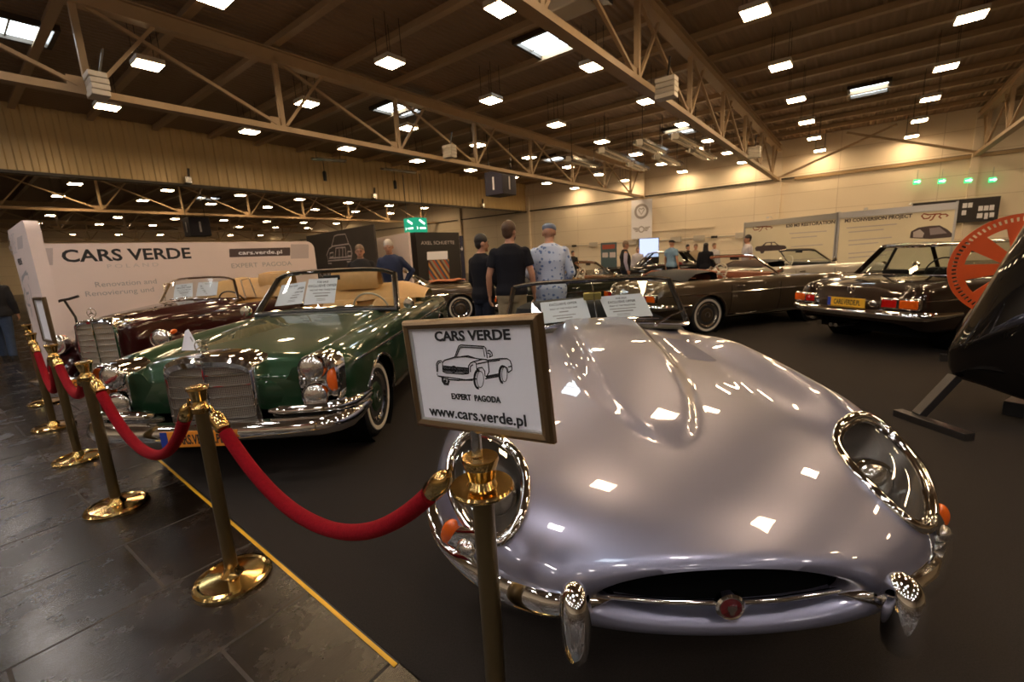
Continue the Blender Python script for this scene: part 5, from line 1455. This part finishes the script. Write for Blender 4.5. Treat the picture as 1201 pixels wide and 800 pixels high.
# screen and poster before the end wall
sc_ = Board('display_screen', 'tall pale blue lit screen on the far stand under the white hanging banner', 'screen', at_y(749, 300, 21), at_y(773, 299, 21), at_y(760, 279.3, 21).z, 'black', .08, .5)
sc_.patch([(750, 280.3), (772.3, 279.2), (772.3, 301), (750, 302)], 'screen', 'screen_face', .006)
MB().box((0, 0, .25), (.5, .3, .5)).build('screen_foot', 'black', sc_.root, 0)
po = Board('poster_board.001', 'dark teal poster board with car pictures behind the man in the dark vest', 'poster board', at_y(705, 302, 18), at_y(723.5, 302, 18), at_y(714, 284.5, 18).z, plain('teal_poster', (.06, .10, .11, 1), .5), .05, .6)
po.patch([(706.5, 287.5), (721, 286.5), (721, 291.5), (706.5, 292.5)], plain('red_pic', (.30, .06, .03, 1), .5), 'picture')
po.patch([(706.5, 296.5), (713, 296.3), (713, 302), (706.5, 302)], 'pale_ink', 'picture')
po.patch([(715, 296), (722, 295.8), (722, 302), (715, 302)], 'pale_ink', 'picture')
MB().box((0, 0, .3), (.08, .3, .6)).build('board_foot', 'black', po.root, 0)
# radiant heaters under the roof
hq = [((706, 176.5), (738, 189.5), 'over the end wall screen'), ((740, 192.5), (757, 199.5), 'next to the end wall'), ((750, 167.5), (779, 180), 'under the middle skylight'), ((771, 184), (796, 194), 'beyond the middle skylight'), ((792, 160), (817, 173), 'beside the long centre truss'), ((812, 175), (834, 187.5), 'at the far end of the centre truss'), ((667, 187), (700, 196), 'nearest the number cube')]
for i, (p, q, lab) in enumerate(hq):
    z = 5.75; a, b_ = at_z(*p, z), at_z(*q, z); c = (a+b_)/2
    t = thing('radiant_heater' if not i else 'radiant_heater.%03d' % i, 'metal radiant heater hanging '+lab, 'heater', c)
    d = (b_-a)/2
    if d.length > 3: d = d.normalized()*3
    sd = d.cross(Vector((0, 0, 1))).normalized()
    MB().tube([-d+sd*.12, d+sd*.12, d+sd*.16-Vector((0, 0, .02)), d-sd*.16, d-sd*.12, -d-sd*.12], .05, 8).build('heater_tube', 'dull_chrome', t)
    MB().loft([[e+sd*x+Vector((0, 0, z_)) for x, z_ in ((-.30, -.02), (-.22, .14), (.22, .14), (.30, -.02))] for e in (-d, d)], False).build('heater_reflector', 'dull_chrome', t, 0)
    MB().box(-d*1.02, (.22, .22, .22)).build('burner_box', 'white_metal', t, 0)
    MB().bar(-d*.8+Vector((0, 0, .1)), -d*.8+Vector((0, 0, 1.60)), .02).bar(d*.8+Vector((0, 0, .1)), d*.8+Vector((0, 0, 1.60)), .02).build('suspension_wire', 'dark_steel', t, 0)
for i, (p, q, s_, lab) in enumerate((((365, 186.5), (405, 189.5), (381, 207), 'nearer the maroon car'), ((446, 198), (487, 203), (463.5, 217), 'nearer the number cube'))):  # tube heaters before the fascia, a black lamp below each
    P0 = W(0, 22.6, 0); a, b_ = on_plane(*p, P0, -VD), on_plane(*q, P0, -VD); c = (a+b_)/2
    t = thing('fascia_heater' if not i else 'fascia_heater.001', 'metal heater hanging before the corrugated fascia, black lamp below, '+lab, 'light bar', c)
    d = (b_-a)/2
    MB().tube([-d, d], .07, 8).tube([-d*.9-VD*.25, d*.9-VD*.25], .05, 8).build('bar_tube', 'dull_chrome', t)
    s3 = on_plane(*s_, P0, -VD)-c
    MB().bar(s3+Vector((0, 0, .3)), Vector((s3.x, s3.y, 0)), .03).lathe([(.09, -.22), (.10, .2), (.05, .28)], s3, (0, 0, 1), 12).build('lamp_body', 'black', t)
    MB().bar(-d*.7, -d*.7+Vector((0, 0, ZC-c.z-.02)), .02).bar(d*.7, d*.7+Vector((0, 0, ZC-c.z-.02)), .02).build('suspension_wire', 'dark_steel', t, 0)
for i, (x, y, v, lab) in enumerate(((115, 101, 12.62, 'nearest, at the top corner above the maroon car'), (527.5, 178, 12.62, 'on the farther truss post before the number cube'), (782, 104, 3.92, 'on the centre truss above the brown two-seater'), (885, 179, 3.92, 'at the centre truss end by the wall'))):
    p = on_plane(x, y, W(0, v, 0), -VD)
    t = thing('line_speaker' if not i else 'line_speaker.%03d' % i, 'white stacked loudspeaker hung on the truss, '+lab, 'loudspeaker', p, -HA)
    for k in range(4): MB().box((0, -.02*(k-1.5)**2*.4, .17-.115*k), (.46, .30, .105)).build('speaker_cabinet', 'white_metal', t, 0, bevel=.012)
    MB().bar((0, .05, .2), (0, .2, .75), .04).build('speaker_bracket', 'dark_steel', t, 0)
for i, (x, y, lab) in enumerate(((220.5, 213, 'above the pale banner lettering'), (439, 234, 'over the dark grey banner'), (565.5, 238, 'beside the number cube'))):  # camera-like boxes on the fascia edge, they give no light
    p = on_plane(x, y, W(0, 23.48, 0), -VD); p.z = 5.45
    t = thing('fascia_device' if not i else 'fascia_device.00%d' % i, 'small device on the lower edge of the corrugated fascia '+lab, 'fascia_device', p, -HA)
    MB().box((0, 0, 0), (.3, .25, .3)).build('device_box', 'dull_chrome', t, 0, bevel=.03)
    MB().bar((0, .05, .1), (0, .1, .5), .08).build('device_bracket', 'dark_steel', t, 0)
au = thing('air_unit', 'large pale grey ventilation box hanging beside the centre truss', 'ventilation unit', at_z(672, 10, 6.7), -HA)
MB().box((0, 0, .2), (.9, .6, .5)).build('unit_box', 'white_metal', au, 0, bevel=.03)
MB().loft([[(.8, -.3, -.1), (.8, .3, -.1), (.8, .3, .4), (.8, -.3, .4)], [(.44, -.2, .0), (.44, .2, .0), (.44, .2, .35), (.44, -.2, .35)]], True, True, True).build('duct_mouth', 'dark_steel', au, 0)
MB().bar((0, 0, .4), (0, 0, .85), .06).build('suspension_rod', 'dark_steel', au, 0)
# ------------------------------------------------------------------ people
def hand_into(mb, wrist, dirv, side, k=1.0, curl=.5, palmn=None):
    d = Vector(dirv).normalized(); n = Vector(palmn) if palmn is not None else Vector((side, 0, 0)); n = (n-d*n.dot(d)).normalized(); s_ = d.cross(n)
    R = Matrix((s_, d, n)).transposed()
    mb.ball(Vector(wrist)+d*.045*k, (.042*k, .055*k, .018*k), 12, 8, R)
    for i, (o, L) in enumerate(((-.028, .065), (-.009, .078), (.010, .072), (.028, .056))):
        b = Vector(wrist)+d*.085*k+s_*o*k
        m1 = b+(d*cos(curl)-n*sin(curl))*L*.5*k; m2 = m1+(d*cos(curl*2.2)-n*sin(curl*2.2))*L*.5*k
        mb.tube([b-d*.02*k, b, m1, m2], [.010*k, .010*k, .009*k, .007*k], 8)
    b = Vector(wrist)+d*.03*k-s_*.034*k
    mb.tube([b, b+(d*.7-s_*.7-n*.2)*.035*k, b+(d*.95-s_*.55-n*.5)*.065*k], [.013*k, .011*k, .008*k], 8)
def remesh(o, vox, sm=3):
    r = o.modifiers.new('join', 'REMESH'); r.mode = 'VOXEL'; r.voxel_size = vox; r.use_smooth_shade = True
    if sm:
        s_ = o.modifiers.new('soften', 'SMOOTH'); s_.iterations = sm; s_.factor = .5
    return o
TOR = [(.84, .150, .105, .0), (.90, .168, .120, .005), (.98, .172, .122, .005), (1.08, .150, .108, -.002), (1.20, .160, .115, -.005), (1.33, .185, .122, .0), (1.42, .190, .112, .008), (1.475, .158, .092, .012), (1.515, .108, .078, .014), (1.555, .066, .062, .010)]
def ell(c, rx, ry, n=24, e=2.3): return [Vector((c[0]+rx*abs(cos(a))**(2/e)*(1 if cos(a) > 0 else -1), c[1]+ry*abs(sin(a))**(2/e)*(1 if sin(a) > 0 else -1), c[2])) for a in np.linspace(0, 2*pi, n+1)[:-1]]
def person(i, label, loc, face, h, cfg):
    """face: azimuth the person looks to; local -y is forward"""
    root = thing('person' if i == 0 else 'person.%03d' % i, label, 'person', (loc[0], loc[1], cfg.get('z', 0)), 0)
    fx, fy = sin(face), cos(face)
    root.rotation_euler = (0, 0, atan2(fx, -fy))
    k = h/1.80; root.scale = (k*cfg.get('wide', 1), k*cfg.get('wide', 1), k)
    vox = cfg.get('vox', .012); belly = cfg.get('belly', 0.0)
    lean = cfg.get('lean', 0.0)
    def LN(p):
        p = Vector(p)
        if p.z > .95:
            q = Matrix.Rotation(lean, 3, 'X') @ (p-Vector((0, 0, .95)))
            return q+Vector((0, 0, .95))
        return p
    tor = lambda g, lo, hi: [[LN(p) for p in ell((0, yo-(belly*.4 if 1.0 < z < 1.3 else 0), z), rx+g, ry+g+(belly if .95 < z < 1.35 else 0))] for z, rx, ry, yo in TOR if lo <= z <= hi]
    st_ = cfg.get('stride', .0)
    legs = {}
    for sd in (1, -1):
        dy = st_*sd
        legs[sd] = [Vector((sd*.085, .0, .90)), Vector((sd*.095, -dy*.25-.01, .50)), Vector((sd*.10, -dy*.5+.02, .09))]
    arms = {}
    for sd in (1, -1):
        a = cfg.get('arm_l' if sd == 1 else 'arm_r', ((.245, .03, 1.16), (.26, -.04, .90)))
        sh = Vector((sd*.185, .008, 1.435)); el = Vector((sd*a[0][0], a[0][1], a[0][2])); wr = Vector((sd*a[1][0], a[1][1], a[1][2]))
        arms[sd] = [LN(sh), LN(el), LN(wr)]
    mb = MB().loft(tor(0, 0, 9), True, True, True)
    hd = cfg.get('head', (0, 0))          # turn (about z), nod
    HR = Matrix.Rotation(hd[0], 3, 'Z') @ Matrix.Rotation(hd[1], 3, 'X')
    HP = lambda p: LN(Vector((0, .010, 1.56))+HR @ (Vector(p)-Vector((0, .010, 1.56))))
    mb.tube([LN((0, .014, 1.47)), LN((0, .006, 1.55)), HP((0, -.005, 1.62))], [.062, .055, .055], 14)
    LR = Matrix.Rotation(lean, 3, 'X') @ HR
    mb.ball(HP((0, .008, 1.705)), (.078, .096, .098), 18, 14, LR)
    mb.ball(HP((0, -.020, 1.645)), (.064, .068, .068), 16, 12, LR)
    mb.ball(HP((0, -.093, 1.665)), (.014, .020, .026), 8, 8, LR)
    mb.ball(HP((0, -.082, 1.597)), (.026, .018, .018), 8, 8, LR)
    for sd in (1, -1): mb.ball(HP((sd*.083, .012, 1.675)), (.010, .022, .034), 8, 8, LR)
    for sd in (1, -1):
        A = arms[sd]
        mb.tube([A[0], A[0].lerp(A[1], .5), A[1], A[1].lerp(A[2], .35), A[2]], [.052, .047, .038, .038, .026], 12).ball(A[0], .058, 12, 10).ball(A[1], .039, 10, 8)
        hand_into(mb, A[2], (A[2]-A[1]).normalized()+Vector((0, -.1, 0)), sd, 1.05, cfg.get('curl', .45), None)
        Lg = legs[sd]
        mb.tube([Lg[0], Lg[0].lerp(Lg[1], .5), Lg[1], Lg[1].lerp(Lg[2], .35), Lg[2]], [.085, .072, .053, .055, .036], 14)
        mb.ball(Lg[2]+Vector((0, -.06, -.045)), (.042, .115, .036), 14, 10)
    body = remesh(mb.build('body', cfg.get('skin', 'skin'), root), vox, 2)
    # clothes
    mb = MB(); g = cfg.get('loose', .018)
    hem = cfg.get('hem', .90)
    tt = [(hem, .165, .118, .004)]+[q for q in TOR if q[0] > hem+.02]
    mb.loft([[LN(p) for p in ell((0, yo-(belly*.4 if 1.0 < z < 1.3 else 0), z), rx+g+(.012 if z < 1.0 else 0), ry+g+(belly if .95 < z < 1.35 else 0))] for z, rx, ry, yo in tt[:-1]]+[[LN(p) for p in ell((0, .012, 1.553), .074, .070)]], True, True, True)
    if cfg.get('sleeve', 1.0) > 0:
        for sd in (1, -1):
            A = arms[sd]; sl = cfg['sleeve'] if 'sleeve' in cfg else 1.0
            if sl >= 1: mb.tube([A[0], A[1], A[1].lerp(A[2], .4), A[1].lerp(A[2], .94)], [.069, .058, .054, .043], 14).ball(A[0], .073, 12, 10).ball(A[1], .059, 12, 8)
            else: mb.tube([A[0], A[0].lerp(A[1], sl*.6), A[0].lerp(A[1], sl)], [.070, .070, .068], 14).ball(A[0], .074, 12, 10)
    remesh(mb.build(cfg.get('top_name', 'shirt'), cfg['top'], root), vox, 3)
    if cfg.get('under'):
        mb = MB()
        for sd in (1, -1):
            A = arms[sd]
            mb.tube([A[0], A[1], A[1].lerp(A[2], .4), A[1].lerp(A[2], .94)], [.064, .054, .050, .040], 14).ball(A[1], .055, 12, 8)
        mb.loft([ell((0, .014, z), r_, r_) for z, r_ in ((1.46, .10), (1.50, .086), (1.55, .066))], True, True, True)
        remesh(mb.build('shirt', cfg['under'], root), vox, 2)
    mb = MB().loft([ell((0, yo, z), rx+.012, ry+.012+belly*.5) for z, rx, ry, yo in TOR[:3]]+[ell((0, 0, 1.03), .163, .120+belly*.5)], True, True, True)
    for sd in (1, -1):
        Lg = legs[sd]
        mb.tube([Lg[0]+Vector((0, 0, .03)), Lg[0].lerp(Lg[1], .5), Lg[1], Lg[1].lerp(Lg[2], .5), Lg[2]+Vector((0, 0, -.02))], [.100, .090, .073, .068, .064], 16)
    remesh(mb.build('trousers', cfg['bottom'], root), vox, 3)
    for sd in (1, -1):
        a = legs[sd][2]
        MB().loft([[Vector((a.x+.048*kx*cos(t), a.y-.062+.135*ky*sin(t), z)) for t in np.linspace(0, 2*pi, 21)[:-1]] for z, kx, ky in ((.0, .95, .98), (.02, 1.03, 1.03), (.05, 1.0, .98), (.085, .8, .68), (.10, .5, .4))], True, True, True).build('shoe', cfg.get('shoes', 'black_leather'), root, 50)
    if cfg.get('hair'):
        hm = cfg['hair']; hl_ = cfg.get('hair_len', 0)
        mb = MB().ball(HP((0, .018, 1.733)), (.087, .099, .096), 20, 14, LR)
        mb.ball(HP((0, .045, 1.682)), (.074, .056, .080), 16, 12, LR)
        if hl_: mb.loft([[HP((.085*cos(t)*kx, .055+.05*sin(t), z)) for t in np.linspace(0, 2*pi, 15)[:-1]] for z, kx in ((1.74, .8), (1.65, 1.05), (1.52, 1.15), (1.40, .8))], True, True, True)
        remesh(mb.build('hair', hm, root), vox*.8, 1)
    if cfg.get('cap'):
        mb = MB().ball(HP((0, .010, 1.745)), (.094, .112, .058), 20, 12, LR @ Matrix.Rotation(.12, 3, 'X'))
        mb.ball(HP((0, -.105, 1.735)), (.065, .055, .012), 16, 8, LR @ Matrix.Rotation(.2, 3, 'X'))
        remesh(mb.build('cap', cfg['cap'], root), vox*.8, 1)
    if cfg.get('beard'):
        remesh(MB().ball(HP((0, -.030, 1.630)), (.061, .066, .058), 16, 12, LR).build('beard', cfg['beard'], root), vox*.8, 1)
    if cfg.get('face', True):
        ey = MB()
        for sd in (1, -1): MB().ball(HP((sd*.029, -.074, 1.692)), (.012, .010, .007), 8, 6, LR).build('eye', 'black_leather', body)
        MB().ball(HP((0, -.083, 1.628)), (.024, .008, .005), 8, 6, LR).build('mouth', plain('lip', (.22, .07, .05, 1), .5) if 'lip' not in bpy.data.materials else bpy.data.materials['lip'], body)
        for sd in (1, -1): MB().ball(HP((sd*.030, -.082, 1.715)), (.020, .008, .005), 8, 6, LR).build('eyebrow', cfg.get('hair') or 'grey_ink', body)
    if cfg.get('glasses'):
        gm = MB()
        for sd in (1, -1):
            gm.tube([HP((sd*(.031+.022*cos(t)), -.094, 1.690+.017*sin(t))) for t in np.linspace(0, 2*pi, 15)[:-1]], .0025, 5, closed=True)
            gm.tube([HP((sd*.053, -.092, 1.692)), HP((sd*.080, .0, 1.69))], .0025, 5)
        gm.build('glasses', 'black', root)
    return root
def fabric(n, c, noise=.15): return plain(n, c, .85, noise=noise, nscale=25, spec=.2)
M['navy'] = fabric('navy_cloth', (.018, .020, .032, 1)); M['blacktee'] = fabric('black_cloth', (.010, .010, .014, 1)); M['jeans'] = fabric('blue_denim', (.035, .05, .085, 1), .3)
M['darkjeans'] = fabric('dark_denim', (.014, .017, .028, 1), .3); M['khaki'] = fabric('khaki_cloth', (.26, .20, .12, 1)); M['darkcoat'] = fabric('dark_coat', (.022, .020, .020, 1))
M['bluecoat'] = fabric('blue_coat', (.030, .038, .075, 1)); M['palecloth'] = fabric('pale_cloth', (.50, .47, .50, 1)); M['lilac'] = fabric('lilac_shirt', (.40, .36, .48, 1)); M['skyblue'] = fabric('blue_tee', (.20, .32, .45, 1))
M['hair_dark'] = plain('dark_hair', (.012, .008, .006, 1), .5, bump=.3, bscale=150); M['hair_brown'] = plain('brown_hair', (.075, .035, .016, 1), .5, bump=.3, bscale=150); M['hair_grey'] = plain('grey_hair', (.50, .44, .38, 1), .6, bump=.3, bscale=150)
M['hair_mid'] = plain('grey_brown_hair', (.20, .13, .08, 1), .6, bump=.3, bscale=150); M['capgrey'] = fabric('grey_cap', (.24, .27, .34, 1)); M['beige'] = fabric('beige_cloth', (.36, .27, .17, 1))
mt, nt, b = new_mat('floral_shirt')
tc = nt.nodes.new('ShaderNodeTexCoord'); vo = nt.nodes.new('ShaderNodeTexVoronoi'); vo.inputs['Scale'].default_value = 17; nt.links.new(tc.outputs['Object'], vo.inputs['Vector'])
no = nt.nodes.new('ShaderNodeTexNoise'); no.inputs['Scale'].default_value = 30; nt.links.new(tc.outputs['Object'], no.inputs['Vector'])
ad = nt.nodes.new('ShaderNodeMath'); ad.operation = 'MULTIPLY_ADD'; ad.inputs[1].default_value = .5; nt.links.new(no.outputs['Fac'], ad.inputs[0]); nt.links.new(vo.outputs['Distance'], ad.inputs[2])
cp = nt.nodes.new('ShaderNodeValToRGB'); cp.color_ramp.elements[0].position = .52; cp.color_ramp.elements[0].color = (.11, .17, .36, 1); cp.color_ramp.elements[1].position = .60; cp.color_ramp.elements[1].color = (.46, .53, .68, 1)
nt.links.new(ad.outputs[0], cp.inputs[0]); nt.links.new(cp.outputs[0], b.inputs['Base Color']); b.inputs['Roughness'].default_value = .85
M['floral'] = mt
def spot(px, py, y):
    p = at_y(px, py, y); return (p.x, p.y), p.z
hang = ((.250, .03, 1.16), (.265, -.03, .91))
fwdarm = ((.255, -.02, 1.17), (.17, -.22, 1.08))
xy, h = spot(563, 276, 6.3)
person(0, 'dark-haired person in a black sweater and dark jeans standing sideways', xy, radians(48), h, dict(top='blacktee', bottom='darkjeans', hair='hair_dark', top_name='sweater', head=(-.35, .12), arm_l=((.25, -.0, 1.17), (.24, -.14, .93)), arm_r=((.25, -.02, 1.17), (.25, -.20, .96)), vox=.010))
xy, h = spot(596, 261, 5.78)
person(1, 'tall bearded person in a black T-shirt and khaki trousers seen from behind', xy, radians(2), h, dict(top='blacktee', bottom='khaki', hair='hair_brown', beard='hair_brown', sleeve=.62, head=(-.5, .05), arm_l=((.27, .02, 1.17), (.28, -.06, .92)), arm_r=((.26, .02, 1.17), (.28, -.08, .93)), vox=.010, loose=.022, hem=.93))
xy, h = spot(643, 262, 6.05)
person(2, 'person in a pale blue floral shirt and grey cap seen from behind', xy, radians(8), h, dict(top='floral', bottom='jeans', cap='capgrey', sleeve=1.0, head=(-.2, .22), arm_l=((.275, .0, 1.17), (.20, -.17, 1.02)), arm_r=((.275, .0, 1.17), (.20, -.17, 1.02)), vox=.010, loose=.034, hem=.80, belly=.02))
xy, h = spot(421, 288, 8.9)
person(3, 'older person in a dark coat and glasses behind the green car', xy, radians(172), h, dict(top='darkcoat', bottom='darkjeans', hair='hair_mid', top_name='coat', glasses=True, loose=.03, hem=.8, belly=.02, head=(.1, .05)))
xy, h = spot(458, 284, 8.75)
person(4, 'white-haired person in a blue jacket leaning towards the green car', xy, radians(190), h*1.02, dict(top='bluecoat', bottom='darkjeans', hair='hair_grey', top_name='jacket', loose=.03, hem=.85, lean=.16, head=(.25, .1), arm_l=((.34, .10, 1.22), (.22, .02, 1.02)), arm_r=((.30, -.02, 1.17), (.22, -.18, 1.0))))
g0 = at_z(12, 421, 0)
person(5, 'person in a dark jacket and jeans walking past the angled banner panel', (g0.x, g0.y), radians(-35), 1.70, dict(top='darkcoat', bottom='jeans', hair='hair_dark', top_name='jacket', loose=.03, hem=.88, stride=.32))
xy, h = spot(733, 283, 13.5)
person(6, 'person in a dark vest over a lilac shirt standing by the teal poster', xy, radians(95), h, dict(top='darkcoat', bottom='darkjeans', hair='hair_mid', sleeve=0, under='lilac', top_name='vest', belly=.03, head=(0, .2), vox=.016))
far = [(672, 297, 19, 160, 'darkcoat', 'hair_dark', 'distant person in dark clothes near the end wall, left of the teal poster', {}), (788, 281.5, 14.5, 60, 'skyblue', 'hair_dark', 'distant person in a pale blue T-shirt and dark cap behind the black coupe', {'sleeve': .6, 'cap': 'darkcoat'}),
       (807, 291, 17.6, 150, 'darkcoat', 'hair_dark', 'distant person with a pale collar in a dark jacket behind the coupe tail', {}), (816, 289, 17, 200, 'beige', 'hair_mid', 'distant person in a cream jacket between two dark-clothed people', {}),
       (828, 287.5, 13.8, 30, 'blacktee', 'hair_dark', 'distant person with long black hair in black clothes', {'hair_len': 1}), (838, 288, 17, 170, 'palecloth', 'hair_mid', 'distant grey-haired person in a pale shirt behind the red-brown soft top cover', {}),
       (877, 276, 12.6, 280, 'palecloth', 'hair_dark', 'dark-haired person in a white shirt standing before the farther display wall', {'sleeve': .6}),
       (748, 296, 17, 180, 'palecloth', 'hair_mid', 'distant person in a pale top below the lit blue screen', {})]
for i, (px, py, y, f, top_, hair_, lab, ex) in enumerate(far):
    xy, h = spot(px, py, y)
    lab = lab.replace(', left of', ', next to')
    cfg = dict(top=top_, bottom='darkjeans', vox=.020, face=False)
    if 'cap' in ex: cfg['cap'] = ex['cap']
    else: cfg['hair'] = hair_
    cfg.update(ex)
    person(7+i, lab, xy, radians(f), max(1.55, min(1.92, h)), cfg)
# ------------------------------------------------------------------ text to meshes, view, world
bpy.context.view_layer.update()
dg = bpy.context.evaluated_depsgraph_get()
for o in [q for q in bpy.data.objects if q.type == 'FONT']:
    me = bpy.data.meshes.new_from_object(o.evaluated_get(dg))
    n = bpy.data.objects.new(o.name, me); COL.objects.link(n)
    nm = o.name
    n.parent = o.parent; n.matrix_local = o.matrix_local.copy()
    bpy.data.objects.remove(o); n.name = nm
scene.view_settings.view_transform = 'Standard'
scene.view_settings.look = 'None'
scene.view_settings.exposure = 0.0
scene.view_settings.gamma = 1.0
scene.view_settings.use_curve_mapping = False
scene.cycles.use_denoising = True
scene.cycles.max_bounces = 8
scene.cycles.transparent_max_bounces = 12
scene.cycles.sample_clamp_indirect = 6
wd = bpy.data.worlds.new('world'); scene.world = wd; wd.use_nodes = True
wd.node_tree.nodes['Background'].inputs[0].default_value = (.02, .015, .01, 1)
